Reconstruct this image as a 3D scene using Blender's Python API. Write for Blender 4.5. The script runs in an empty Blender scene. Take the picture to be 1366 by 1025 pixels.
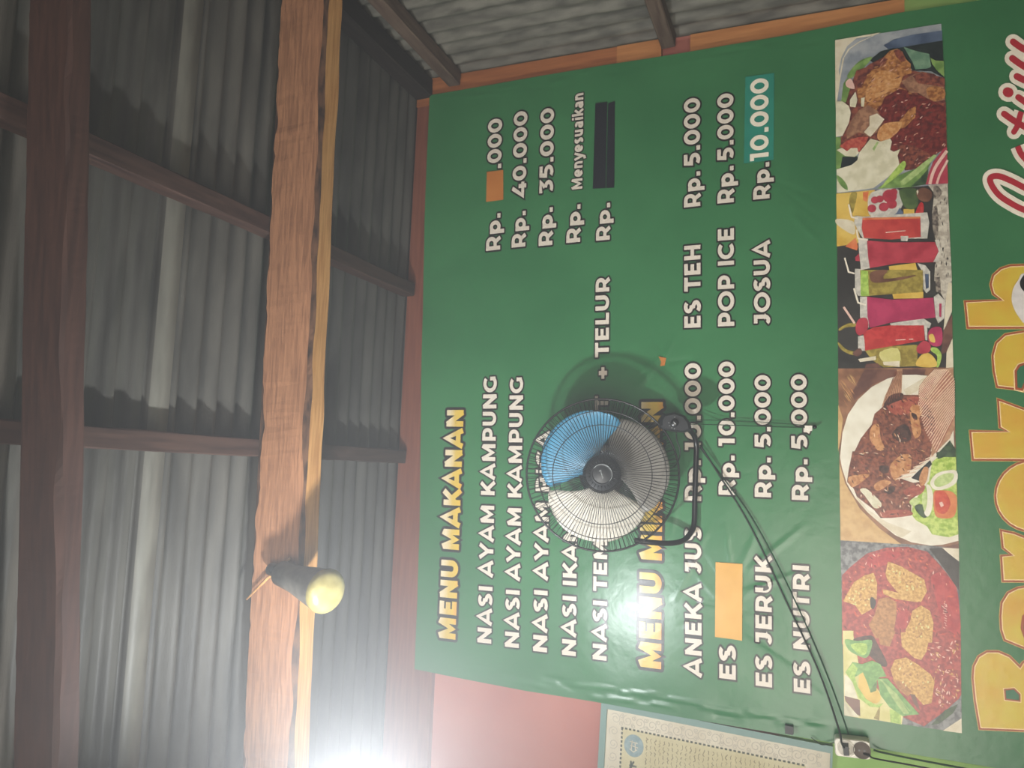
import bpy, bmesh, math, random
from mathutils import Vector, noise as mnoise
from mathutils.geometry import tessellate_polygon
random.seed(7)
C = bpy.context.scene.collection
SC = bpy.context.scene
W, H, F = 1366.0, 1025.0, 1000.0
# ---------------------------------------------------------------- camera (held sideways: the picture's left is up)
CAM = Vector((0.0, -2.6, 1.55))
PITCH, YAW = math.radians(21.9), math.radians(6.1)
FWD = Vector((math.sin(YAW)*math.cos(PITCH), math.cos(YAW)*math.cos(PITCH), math.sin(PITCH)))
RGT = Vector((math.cos(YAW), -math.sin(YAW), 0))
UPV = RGT.cross(FWD)
cd = bpy.data.cameras.new('camera'); cam = bpy.data.objects.new('camera', cd); C.objects.link(cam)
cd.sensor_fit = 'HORIZONTAL'; cd.sensor_width = 36.0; cd.lens = F/W*36.0; cd.clip_start = 0.02
from mathutils import Matrix
mt = Matrix.Identity(4)
for i in range(3):
    mt[i][0] = -UPV[i]; mt[i][1] = RGT[i]; mt[i][2] = -FWD[i]; mt[i][3] = CAM[i]
cam.matrix_world = mt
SC.camera = cam
SC.view_settings.view_transform = 'Standard'; SC.view_settings.look = 'None'
SC.view_settings.gamma = 1.0; SC.view_settings.use_curve_mapping = False
SC.view_settings.exposure = -0.12
SC.cycles.use_denoising = True
SC.cycles.max_bounces = 6; SC.cycles.diffuse_bounces = 3; SC.cycles.volume_bounces = 0

def ray(px, py):
    return FWD + UPV*(-(px-W/2)/F) + RGT*(-(py-H/2)/F)
def at_y(px, py, y):
    d = ray(px, py); return CAM + d*((y-CAM.y)/d.y)
def at_z(px, py, z):
    d = ray(px, py); return CAM + d*((z-CAM.z)/d.z)
def at_x(px, py, x):
    d = ray(px, py); return CAM + d*((x-CAM.x)/d.x)

# ---------------------------------------------------------------- world and lights
HAZE = 0.12
world = bpy.data.worlds.new('world'); SC.world = world; world.use_nodes = True
wn = world.node_tree; wn.nodes.clear()
wo = wn.nodes.new('ShaderNodeOutputWorld'); wb = wn.nodes.new('ShaderNodeBackground')
wb.inputs[0].default_value = (0.5, 0.55, 0.6, 1); wb.inputs[1].default_value = 0.0
wn.links.new(wb.outputs[0], wo.inputs[0])
ws = wn.nodes.new('ShaderNodeVolumeScatter'); ws.inputs['Density'].default_value = HAZE
ws.inputs['Anisotropy'].default_value = 0.6; ws.inputs[0].default_value = (0.97, 0.98, 1, 1)
wn.links.new(ws.outputs[0], wo.inputs['Volume'])

def light(name, kind, loc, energy, color, target=None, size=None, size_y=None, radius=None):
    l = bpy.data.lights.new(name, kind); o = bpy.data.objects.new(name, l); C.objects.link(o)
    o.location = loc; l.energy = energy; l.color = color
    if kind == 'AREA':
        l.shape = 'RECTANGLE'; l.size = size; l.size_y = size_y
    if radius is not None: l.shadow_soft_size = radius
    if target is not None:
        o.rotation_euler = (Vector(target)-Vector(loc)).to_track_quat('-Z', 'Y').to_euler()
    return o
LAMP = CAM + ray(455, 1145)*1.42
light('lamp_beside_camera', 'AREA', LAMP, 38, (0.93, 0.97, 1.0), LAMP+Vector((0.88, 0.32, -0.05)), 0.07, 0.07)
light('fill_front', 'AREA', (-1.6, -5.2, 1.15), 275, (1.0, 0.93, 0.84), (0.3, 0, 1.5), 2.6, 1.6)  # added soft fill behind the camera; no opening is modelled there
light('fill_left', 'AREA', (-3.2, -1.6, 0.9), 14, (0.95, 0.97, 1.0), (0, -1.2, 2.0), 1.6, 1.4)  # weaker fill added on the left side, from no modelled source

light('fill_crease_sheen', 'AREA', (-2.0, -5.2, 2.0), 20, (1.0, 0.97, 0.92), (-0.4, 0, 1.8), 1.3, 0.7)  # extra light added and aimed so the vinyl creases catch a sheen

# ---------------------------------------------------------------- helpers
def lin(c):
    out = []
    for v in c:
        v /= 255.0
        out.append(v/12.92 if v <= 0.04045 else ((v+0.055)/1.055)**2.4)
    return out
def col(c, k=1.0): return tuple(min(0.95, v*k) for v in lin(c)) + (1,)

def mat(name, c1, c2=None, scale=20, rough=0.6, stretch=(1, 1, 1), metal=0.0, spec=0.4, detail=5, contrast=(0.35, 0.65),
        bump=0.0, bscale=None, bdist=0.004, c3=None, distort=0.0, k=1.0, trans=0.0):
    m = bpy.data.materials.new(name); m.use_nodes = True
    nt = m.node_tree; b = nt.nodes['Principled BSDF']
    b.inputs['Roughness'].default_value = rough; b.inputs['Metallic'].default_value = metal
    b.inputs['Specular IOR Level'].default_value = spec
    b.inputs['Base Color'].default_value = col(c1, k)
    if trans: b.inputs['Transmission Weight'].default_value = trans
    if c2 is not None or bump:
        g = nt.nodes.new('ShaderNodeNewGeometry'); mp = nt.nodes.new('ShaderNodeMapping')
        mp.inputs['Scale'].default_value = stretch
        nt.links.new(g.outputs['Position'], mp.inputs['Vector'])
        n = nt.nodes.new('ShaderNodeTexNoise'); n.inputs['Scale'].default_value = scale
        n.inputs['Detail'].default_value = detail; n.inputs['Distortion'].default_value = distort
        nt.links.new(mp.outputs[0], n.inputs['Vector'])
        if c2 is not None:
            r = nt.nodes.new('ShaderNodeValToRGB')
            r.color_ramp.elements[0].position = contrast[0]; r.color_ramp.elements[0].color = col(c1, k)
            r.color_ramp.elements[1].position = contrast[1]; r.color_ramp.elements[1].color = col(c2, k)
            if c3 is not None:
                e = r.color_ramp.elements.new((contrast[0]+contrast[1])/2); e.color = col(c3, k)
            nt.links.new(n.outputs['Fac'], r.inputs[0]); nt.links.new(r.outputs[0], b.inputs['Base Color'])
        if bump:
            bn = n
            if bscale:
                bn = nt.nodes.new('ShaderNodeTexNoise'); bn.inputs['Scale'].default_value = bscale
                bn.inputs['Detail'].default_value = 4
                nt.links.new(mp.outputs[0], bn.inputs['Vector'])
            bp = nt.nodes.new('ShaderNodeBump'); bp.inputs['Strength'].default_value = bump
            bp.inputs['Distance'].default_value = bdist
            nt.links.new(bn.outputs['Fac'], bp.inputs['Height']); nt.links.new(bp.outputs[0], b.inputs['Normal'])
    return m

class MB:
    """collects geometry with material slots and links it as one mesh object"""
    def __init__(s): s.v = []; s.f = []; s.mi = []; s.mats = []; s.cur = 0
    def use(s, m):
        if m not in s.mats: s.mats.append(m)
        s.cur = s.mats.index(m); return s
    def add(s, vs, fs):
        o = len(s.v); s.v += [tuple(v) for v in vs]
        for f in fs: s.f.append([i+o for i in f]); s.mi.append(s.cur)
    def box(s, lo, hi):
        x0, y0, z0 = lo; x1, y1, z1 = hi
        s.add([(x0,y0,z0),(x1,y0,z0),(x1,y1,z0),(x0,y1,z0),(x0,y0,z1),(x1,y0,z1),(x1,y1,z1),(x0,y1,z1)],
              [(0,3,2,1),(4,5,6,7),(0,1,5,4),(1,2,6,5),(2,3,7,6),(3,0,4,7)])
    def tube(s, pts, r, n=8, caps=True, closed=False):
        pts = [Vector(p) for p in pts]; N = len(pts); rings = []
        rr = r if isinstance(r, (list, tuple)) else [r]*N
        prev = None
        for i in range(N):
            if closed: t = pts[(i+1) % N]-pts[i-1]
            else: t = pts[min(i+1, N-1)]-pts[max(i-1, 0)]
            t.normalize()
            if prev is None:
                a = Vector((0, 0, 1)) if abs(t.z) < 0.9 else Vector((1, 0, 0))
                u = t.cross(a).normalized()
            else:
                u = (prev - t*prev.dot(t)).normalized()
            prev = u; w = t.cross(u)
            rings.append([pts[i] + (u*math.cos(2*math.pi*k/n) + w*math.sin(2*math.pi*k/n))*rr[i] for k in range(n)])
        vs = [p for rg in rings for p in rg]; fs = []
        for i in range(N if closed else N-1):
            j = (i+1) % N
            for k in range(n):
                fs.append((i*n+k, i*n+(k+1) % n, j*n+(k+1) % n, j*n+k))
        if caps and not closed:
            fs.append(tuple(range(n-1, -1, -1))); fs.append(tuple((N-1)*n+k for k in range(n)))
        s.add(vs, fs)
    def lathe(s, o, ax, prof, n=32):
        """prof: list of (radius, height along ax)"""
        ax = Vector(ax).normalized(); o = Vector(o)
        a = Vector((0, 0, 1)) if abs(ax.z) < 0.9 else Vector((1, 0, 0))
        u = ax.cross(a).normalized(); w = ax.cross(u)
        vs = []; fs = []
        for (r, h) in prof:
            for k in range(n):
                t = 2*math.pi*k/n
                vs.append(o + ax*h + (u*math.cos(t)+w*math.sin(t))*max(r, 1e-5))
        for i in range(len(prof)-1):
            for k in range(n):
                fs.append((i*n+k, i*n+(k+1) % n, (i+1)*n+(k+1) % n, (i+1)*n+k))
        s.add(vs, fs)
    def build(s, name, parent=None, smooth=False, m=None):
        me = bpy.data.meshes.new(name); me.from_pydata(s.v, [], s.f)
        if m is not None: s.mats = [m]; s.mi = [0]*len(s.f)
        for q in s.mats: me.materials.append(q)
        me.polygons.foreach_set('material_index', s.mi)
        if smooth:
            me.polygons.foreach_set('use_smooth', [True]*len(s.f))
        me.update()
        o = bpy.data.objects.new(name, me); C.objects.link(o)
        if parent is not None:
            o.parent = parent
            o.matrix_parent_inverse = Matrix.Translation(-Vector(parent.location))
        return o
def tag(o, label=None, cat=None, group=None, kind=None):
    if label: o['label'] = label
    if cat: o['category'] = cat
    if group: o['group'] = group
    if kind: o['kind'] = kind
    return o
def empty(name, loc, label, cat, group=None):
    o = bpy.data.objects.new(name, None); C.objects.link(o); o.location = loc; o.empty_display_size = 0.05
    return tag(o, label, cat, group)
def smooth_closed(p, k=5):
    n = len(p); out = []
    for i in range(n):
        a, b, c, d = [Vector(p[(i+j) % n]) for j in (-1, 0, 1, 2)]
        for q in range(k):
            t = q/k
            out.append(0.5*((2*b)+(c-a)*t+(2*a-5*b+4*c-d)*t*t+(3*b-a-3*c+d)*t**3))
    return out
def smooth_open(p, k=6):
    p = [Vector(q) for q in p]; n = len(p); out = []
    for i in range(n-1):
        a = p[max(i-1, 0)]; b = p[i]; c = p[i+1]; d = p[min(i+2, n-1)]
        for q in range(k):
            t = q/k
            out.append(0.5*((2*b)+(c-a)*t+(2*a-5*b+4*c-d)*t*t+(3*b-a-3*c+d)*t**3))
    out.append(p[-1]); return out

# ---------------------------------------------------------------- materials
WS = 24
M = {}
M['zinc'] = mat('zinc', (54, 53, 49), (80, 78, 72), 3.0, 0.55, (1.2, 6, 6), spec=0.35, bump=0.15, bscale=60)
M['zinc_lap_lit'] = mat('zinc_lap_lit', (92, 90, 82), (112, 110, 101), 5.0, 0.5, (1.2, 6, 6), spec=0.35)  # lit look of the roof's flat lap put into a paler, cleaner zinc
M['zinc_wall'] = mat('zinc_wall', (78, 76, 69), (118, 115, 105), 5.0, 0.6, (6, 6, 2), spec=0.3, bump=0.2, bscale=40)
M['rafter'] = mat('rafter_wood', (126, 86, 60), (160, 114, 82), 9, 0.7, (1, 16, 16), spec=0.2, bump=0.4, bdist=0.002, distort=0.6)
M['sapwood'] = mat('sapwood', (160, 112, 62), (188, 142, 88), 8, 0.7, (1, 16, 16), spec=0.2, bump=0.3, bdist=0.002)
M['bark'] = mat('bark', (44, 32, 26), (96, 68, 50), 20, 0.9, (1, 3, 3), spec=0.1, bump=0.8)
M['darkwood'] = mat('dark_wood', (50, 30, 24), (66, 42, 34), 6, 0.65, (1, 14, 14), spec=0.25, bump=0.3, bdist=0.002)
M['darkwood_y'] = mat('dark_wood_deep', (48, 32, 27), (70, 50, 42), 6, 0.7, (14, 1, 14), spec=0.2, bump=0.3, bdist=0.002)
M['sooty'] = mat('sooty_wood', (30, 26, 25), (46, 40, 37), 6, 0.8, (14, 1, 14), spec=0.15)
M['greywood'] = mat('grey_wood', (76, 60, 52), (100, 84, 72), 6, 0.8, (14, 1, 14), spec=0.15, bump=0.3, bdist=0.002)
M['plank'] = mat('plank_wood', (150, 88, 50), (178, 112, 66), 6, 0.5, (14, 14, 1), spec=0.35)
M['plank_pale'] = mat('plank_pale', (178, 116, 66), (198, 136, 82), 6, 0.5, (14, 14, 1), spec=0.35)
M['plank_x'] = mat('plank_wood_across', (114, 62, 46), (132, 78, 58), 6, 0.5, (1, 14, 14), spec=0.35)
M['wall_pink'] = mat('pink_wall_paint', (176, 104, 92), (190, 120, 106), 3, 0.7)
M['wall_green'] = mat('light_green_paint', (142, 182, 98), (156, 192, 110), 6, 0.6)
M['floor'] = mat('cement', (120, 116, 108), (146, 140, 130), 4, 0.8)
M['black'] = mat('black_enamel', (14, 15, 17), None, rough=0.3, spec=0.5)
M['blackplastic'] = mat('black_plastic', (26, 28, 30), (34, 36, 38), 60, 0.4, spec=0.45)
M['white'] = mat('white_plastic', (226, 220, 204), (238, 232, 216), 15, 0.35)
M['cord'] = mat('black_cord', (20, 28, 22), None, rough=0.5)
M['string'] = mat('green_string', (26, 62, 38), None, rough=0.6)

# vinyl print: one shader recipe so prints and sheet carry the same fine creasing and gloss
def vinyl(name, c1, c2=None, scale=20, k=1.0, **kw):
    return mat(name, c1, c2, scale, 0.29, spec=0.5, bump=0.12, bscale=26, bdist=0.006, k=k, **kw)
PK = 1.12
M['green'] = vinyl('green_vinyl', (46, 112, 66), (56, 122, 74), 3)
M['green2'] = vinyl('deep_green_vinyl', (32, 104, 68), (40, 114, 76), 3)
M['ink'] = vinyl('dark_ink', (24, 20, 18))
M['cream'] = vinyl('cream_ink', (224, 214, 198))

# ---------------------------------------------------------------- setting
XR = at_y(820, 68, 0).x               # right-hand wall
ZR = at_y(546, 400, 0).z               # underside of the roof
XL = -3.4; YF = -5.4
def struct(mb, name, m=None, smooth=False):
    o = mb.build(name, None, smooth, m); o['kind'] = 'structure'; return o
b = MB(); b.box((XL, YF, -0.08), (XR+0.1, 0.06, 0)); struct(b, 'floor', M['floor'])
# back wall: pink boards above, pale green paint below
ZG = at_y(1040, 1010, 0).z
b = MB(); b.use(M['wall_pink']).box((XL, 0, ZG), (XR+0.02, 0.06, ZR+0.01)); b.use(M['wall_green']).box((XL, 0, 0), (XR+0.02, 0.06, ZG))
struct(b, 'wall_back')
# corrugated roof: ribs run across the room
def roof_profile():
    ylap = at_z(222, 400, ZR).y
    pts = []
    y = 0.05
    while y > ylap+0.033:                                   # round corrugations towards the back wall
        pts.append((y, ZR + 0.012 + 0.013*math.sin(2*math.pi*(y-ylap)/0.07))); y -= 0.0055
    pts += [(ylap+0.0315, ZR+0.006), (ylap+0.031, ZR-0.006), (ylap, ZR-0.0065), (ylap-0.031, ZR-0.006), (ylap-0.032, ZR+0.008)]
    y = ylap-0.035
    while y > YF:                                          # wider, flatter ribs on the sheet this side of the lap
        s = math.sin(2*math.pi*(ylap-y)/0.078)
        pts.append((y, ZR + 0.012 + 0.011*max(-0.75, min(0.75, s*1.4)))); y -= 0.0055
    return pts
RP = roof_profile()
b = MB(); nx = 40
for i in range(nx+1):
    x = XL + (XR+0.05-XL)*i/nx
    for (y, z) in RP: b.v.append((x, y, z + 0.004*mnoise.noise((x*1.3, y*0.8, 0))))
n = len(RP)
for i in range(nx):
    for j in range(n-1):
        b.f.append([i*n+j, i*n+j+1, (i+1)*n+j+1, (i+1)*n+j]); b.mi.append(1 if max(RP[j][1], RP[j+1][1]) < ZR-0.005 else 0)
b.mats = [M['zinc'], M['zinc_lap_lit']]
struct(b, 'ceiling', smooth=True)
# corrugated right wall, ribs upright
b = MB(); ys = []
y = 0.06
while y > YF: ys.append(y); y -= 0.0076
zs = [0.0, 0.8, 1.2, 1.6, 1.9, 2.2, 2.5, ZR+0.03]
for z in zs:
    for y in ys: b.v.append((XR + 0.012 + 0.009*math.sin(2*math.pi*y/0.076) + 0.006*mnoise.noise((y*0.9, z*1.1, 3)), y, z))
n = len(ys)
for i in range(len(zs)-1):
    for j in range(n-1): b.f.append([i*n+j, i*n+j+1, (i+1)*n+j+1, (i+1)*n+j]); b.mi.append(0)
b.mats = [M['zinc_wall']]
struct(b, 'wall_right', smooth=True)

# ---------------------------------------------------------------- timbers
def timber(name, p0, p1, w, h, m_side, label, cat, m_bot=None, seed=0, rough=0.003, live=0.0, nseg=60, barky=None, group=None):
    """square beam from p0 to p1 (centre of its top face), w across, h down; live = ragged upper near edge"""
    p0 = Vector(p0); p1 = Vector(p1); t = (p1-p0).normalized(); sd = Vector((t.y, -t.x, 0)).normalized()  # sd: towards camera for an x-running beam
    if sd.y > 0 and abs(t.x) > 0.5: sd = -sd
    L = (p1-p0).length; mb = MB(); rings = []
    c = min(w, h)*0.07
    for i in range(nseg+1):
        s = i/nseg; p = p0.lerp(p1, s); q = s*L
        def j(k, f=7.0): return mnoise.noise((q*f+seed*13.1, k*7.7, seed*3.3))
        lv = live*(0.6*j(9, 3.0)+0.5*j(11, 14.0)+0.3*j(12, 40))
        pr = [(w/2 + rough*j(1), -c-0.0+lv*0.0), (w/2+rough*j(2), -h+c+rough*j(3)), (w/2-c+rough*j(4), -h+rough*j(5)),
              (-w/2+c+rough*j(6), -h+rough*j(7)), (-w/2+rough*j(8), -h+c), (-w/2, -c), (-w/2+c, 0), (w/2-c, 0)]
        if live:
            pr[0] = (w/2-abs(lv)*0.3, min(-0.002, -c+lv)); pr[1] = (w/2+rough*2*j(21, 5), -h+2.2*c+2.5*rough*j(22, 9)); pr[2] = (w/2-2.0*c+2*rough*j(23, 9), -h+rough*j(24))
        rings.append([p + sd*a + Vector((0, 0, z)) for (a, z) in pr])
    N = 8; vs = [v for r in rings for v in r]
    for k in range(N):
        mb.use({1: barky or m_side, 2: m_bot or m_side, 3: m_side, 7: barky or m_side}.get(k, m_side))
        fs = [(i*N+k, i*N+(k+1) % N, (i+1)*N+(k+1) % N, (i+1)*N+k) for i in range(nseg)]
        if k == 0:
            mb.add(vs, fs)
        else:
            for f in fs: mb.f.append(list(f)); mb.mi.append(mb.cur)
    mb.use(m_side); mb.f.append(list(range(N))); mb.mi.append(mb.cur)
    mb.f.append([nseg*N+k for k in range(N-1, -1, -1)]); mb.mi.append(mb.cur)
    o = mb.build(name)
    bm = bmesh.new(); bm.from_mesh(o.data); bmesh.ops.recalc_face_normals(bm, faces=bm.faces); bm.to_mesh(o.data); bm.free()
    return tag(o, label, cat, group)

PUR_H, PUR_W = 0.055, 0.05
ZP = ZR - 0.001                               # purlins hang right under the sheets
def purlin(pxa, pxb, label, m='darkwood_y', h=PUR_H, w=PUR_W, seed=1, name='purlin', z=None):
    zc = (ZP if z is None else z)
    a = at_z(*pxa, zc-h); d = at_z(*pxb, zc-h)
    t = (d-a)/(d.y-a.y)
    p0 = a + t*(-0.06-a.y); p1 = a + t*(YF+0.3-a.y)
    p0.z = zc; p1.z = zc
    return timber(name, p0, p1, w, h, M[m], label, 'roof beam', seed=seed, group='purlins under the roof sheets')
purlin((250, 250), (530, 376), 'dark brown purlin meeting the back wall on the side towards the corrugated wall', seed=2)
purlin((150, 585), (480, 606), 'dark purlin meeting the back wall on the side towards the light bulb', seed=5)
# plate in the corner of roof and right wall
timber('wall_plate', (XR-0.05, -0.04, ZP), (XR-0.05, YF+0.3, ZP), 0.08, 0.075, M['sooty'], 'dark timber plate in the corner between roof and corrugated side wall', 'roof beam', seed=11)
# girts on the right wall
def girt(px, py, w, h, m, label, seed, dy=-0.05, name='girt', x=None, y1=None):
    x = (XR - w/2 - 0.002) if x is None else x
    p = at_x(px, py, x)
    timber(name, (x, dy, p.z), (x, YF+0.3 if y1 is None else y1, p.z), w, h, M[m], label, 'wall beam', seed=seed, group='girts on the side wall')
    return p.z
girt(585, 92, 0.06, 0.052, 'greywood', 'thick brown girt along the corrugated side wall ending at the banner corner', 21)
girt(880, 50, 0.05, 0.05, 'greywood', 'thinner weathered girt along the corrugated side wall ending beside the planks', 23)

# rafters across the room, under the purlins
def rafter(top0, top1, bot0, m, mb_, label, seed, w, live, barky):
    zt = ZP-PUR_H-0.001
    a = at_z(*top0, zt); d = at_z(*top1, zt)
    t = (d-a)/(d.x-a.x)
    p1 = a + t*(XR-0.075-a.x); p0 = a + t*(XL+0.2-a.x)
    off = Vector((t.y, -t.x, 0)).normalized()
    if off.y > 0: off = -off
    p0 -= off*(w/2); p1 -= off*(w/2)
    e = (a - CAM); yb = a.y
    dr = ray(*bot0); pb = CAM + dr*((yb-CAM.y)/dr.y)
    h = zt - pb.z
    return timber('rafter', p0, p1, w, h, m, label, 'roof beam', m_bot=mb_, group='rafters below the purlins', seed=seed, rough=0.004, live=live, nseg=220, barky=barky), h
r1, h1 = rafter((374, 0), (331, 850), (436, 0), M['rafter'], M['sapwood'], 'pale live-edged rafter crossing below the roof, light bulb fixed to it', 31, 0.075, 0.020, M['bark'])
r2, h2 = rafter((38, 0), (20, 850), (92, 0), M['darkwood'], M['darkwood'], 'dark reddish brown rafter nearest the camera, high under the roof', 35, 0.05, 0.008, M['darkwood'])
# trims around the banner
zt0 = at_y(545, 400, -0.03).z; zt1 = at_y(600, 400, -0.03).z
b = MB(); b.box((XL, -0.027, zt1), (XR-0.004, 0, ZR-0.006)); struct(b, 'trim_1', M['plank_x'])
for k, (xa, ya, xc, yc, za, zc, th, mm) in enumerate([(700, 90, 640, 130, 541, 823, 0.030, 'plank'), (850, 56, 850, 130, 823, 882, 0.033, 'plank_pale'), (1080, 12, 1000, 110, 921, 1207, 0.028, 'plank_pale')]):
    xr_ = XR-0.003; xl_ = at_y(xc, yc, -0.03).x
    z1_ = at_y(za, ya+20, -0.03).z; z0_ = at_y(zc, ya+20, -0.03).z
    b = MB(); b.box((xl_, -th, z0_), (xr_, 0, min(z1_, ZR-0.003))); struct(b, 'trim_%d' % (k+2), M[mm])
# ---------------------------------------------------------------- the banner
YB = -0.046                                     # plane the vinyl hangs in
def wp(px, py): 
    p = at_y(px, py, YB); return Vector((p.x, p.z))
def curve(pts, n):
    q = [wp(*p) for p in pts]; L = [0]
    for i in range(1, len(q)): L.append(L[-1]+(q[i]-q[i-1]).length)
    out = []
    for i in range(n+1):
        s = L[-1]*i/n; k = 0
        while k < len(q)-2 and L[k+1] < s: k += 1
        out.append(q[k].lerp(q[k+1], (s-L[k])/(L[k+1]-L[k])))
    return out
ctl, ctr = (553, 893), (573, 127)                # top left / top right corner as one reads it
cbl, cbr = (1640, 1068), (1640, -52)
NU, NV = 300, 320
top = curve([ctl, (557, 800), (560, 700), (562, 500), (566, 300), ctr], NU)
bot = curve([cbl, cbr], NU)
lef = curve([ctl, (628, 908), (700, 922), (800, 938), (900, 956), (1000, 973), (1060, 983), (1115, 992), (1200, 1004), (1366, 1031), cbl], NV)
rig = curve([ctr, (610, 121), (700, 105), (800, 88), (900, 72), (1060, 45), (1200, 17), (1366, -9), cbr], NV)
# long sharp creases: (px from, px to, height, half width)
CR = []
def crease(a, b, amp=0.0014, w=0.006): CR.append((wp(*a), wp(*b), amp, w))
random.seed(3)
for (a, b) in [((958, 800), (925, 762)), ((962, 808), (915, 800)), ((962, 820), (905, 835)), ((985, 800), (1040, 770)), ((990, 812), (1050, 835)),
               ((990, 825), (1035, 868)), ((990, 840), (1090, 905)), ((965, 790), (935, 735)), ((985, 765), (1012, 705)), ((975, 760), (968, 700)),
               ((900, 800), (948, 700)), ((1000, 760), (1075, 700)), ((990, 790), (1080, 760)),
               ((880, 478), (850, 500)), ((888, 476), (900, 448)), ((890, 484), (930, 478)), ((878, 484), (848, 520)), ((884, 474), (868, 440)),
               ((1040, 250), (1112, 305)), ((1060, 290), (1110, 340)), ((1030, 240), (1090, 265)), ((1100, 870), (1115, 900)), ((1140, 965), (1060, 900)),
               ((870, 560), (925, 640)), ((905, 660), (890, 740))]:
    crease(a, b, random.choice([1, 1, -1])*random.uniform(0.0010, 0.0020), random.uniform(0.004, 0.009))
for k in range(26):                              # crumpled hem on the left edge
    s = k/25; x = 620+s*520; y0 = 908+(x-628)*0.164
    o = random.uniform(4, 22)
    crease((x, y0-o), (x+random.uniform(20, 60), y0-o+random.uniform(2, 12)), random.choice([1, 1, -1])*random.uniform(0.002, 0.004), random.uniform(0.003, 0.0055))
for k in range(22):                              # hem on the right edge
    x = 590+k*36; y0 = 127-(x-573)*0.1675
    o = random.uniform(5, 16)
    crease((x, y0+o), (x+random.uniform(20, 70), y0+o-random.uniform(2, 11)), random.choice([1, -1])*random.uniform(0.001, 0.0022), random.uniform(0.003, 0.006))
hemL = [wp(*p) for p in [(553, 880), (800, 923), (1060, 965), (1366, 1017)]]
def disp(p):
    """how far the vinyl stands off its plane (towards the room) at wall point p=(X,Z)"""
    fl_ = min(1.0, max(0.0, (p.y-ZF0)/(ZF1-ZF0)))      # the printed picture strip lies flat
    if fl_ == 0.0: return 0.0
    return fl_*disp0(p)
ZF1 = wp(1086, 520).y; ZF0 = wp(1110, 520).y
def disp0(p):
    d = 0.0035*mnoise.noise((p.x*2.2, p.y*2.2, 1.7)) + 0.0012*mnoise.noise((p.x*8, p.y*8, 4.1))
    dc = 0.0
    for (a, b, amp, w) in CR:
        ab = b-a; t = (p-a).dot(ab)/ab.length_squared
        if -0.1 < t < 1.1:
            t2 = min(1, max(0, t)); e = (p-a-ab*t2).length
            if e < 3*w: dc += amp*math.exp(-(e/w)**2)*max(0.0, min(1, (t+0.1)*5, (1.1-t)*2.2))
    return d + max(-0.0026, min(0.0026, dc))
def on(p, layer=1):
    return Vector((p.x, YB - disp(p) - 0.0004 - layer*0.00045, p.y))
tl, tr, bl, br = top[0], top[-1], bot[0], bot[-1]
b = MB(); b.use(M['green']); 
for j in range(NV+1):
    v = j/NV
    for i in range(NU+1):
        u = i/NU
        p = lef[j]*(1-u)+rig[j]*u + top[i]*(1-v)+bot[i]*v - (tl*(1-u)*(1-v)+tr*u*(1-v)+bl*(1-u)*v+br*u*v)
        b.v.append((p.x, YB-disp(p), p.y))
for j in range(NV):
    for i in range(NU):
        k = j*(NU+1)+i
        b.f.append([k, k+1, k+NU+2, k+NU+1]); b.mi.append(0)
BAN = empty('menu_banner', (wp(900, 500).x, YB, wp(1640, 500).y), 'large glossy green vinyl menu banner nailed over the back wall', 'banner')
sheet = b.build('sheet', BAN, True)

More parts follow.
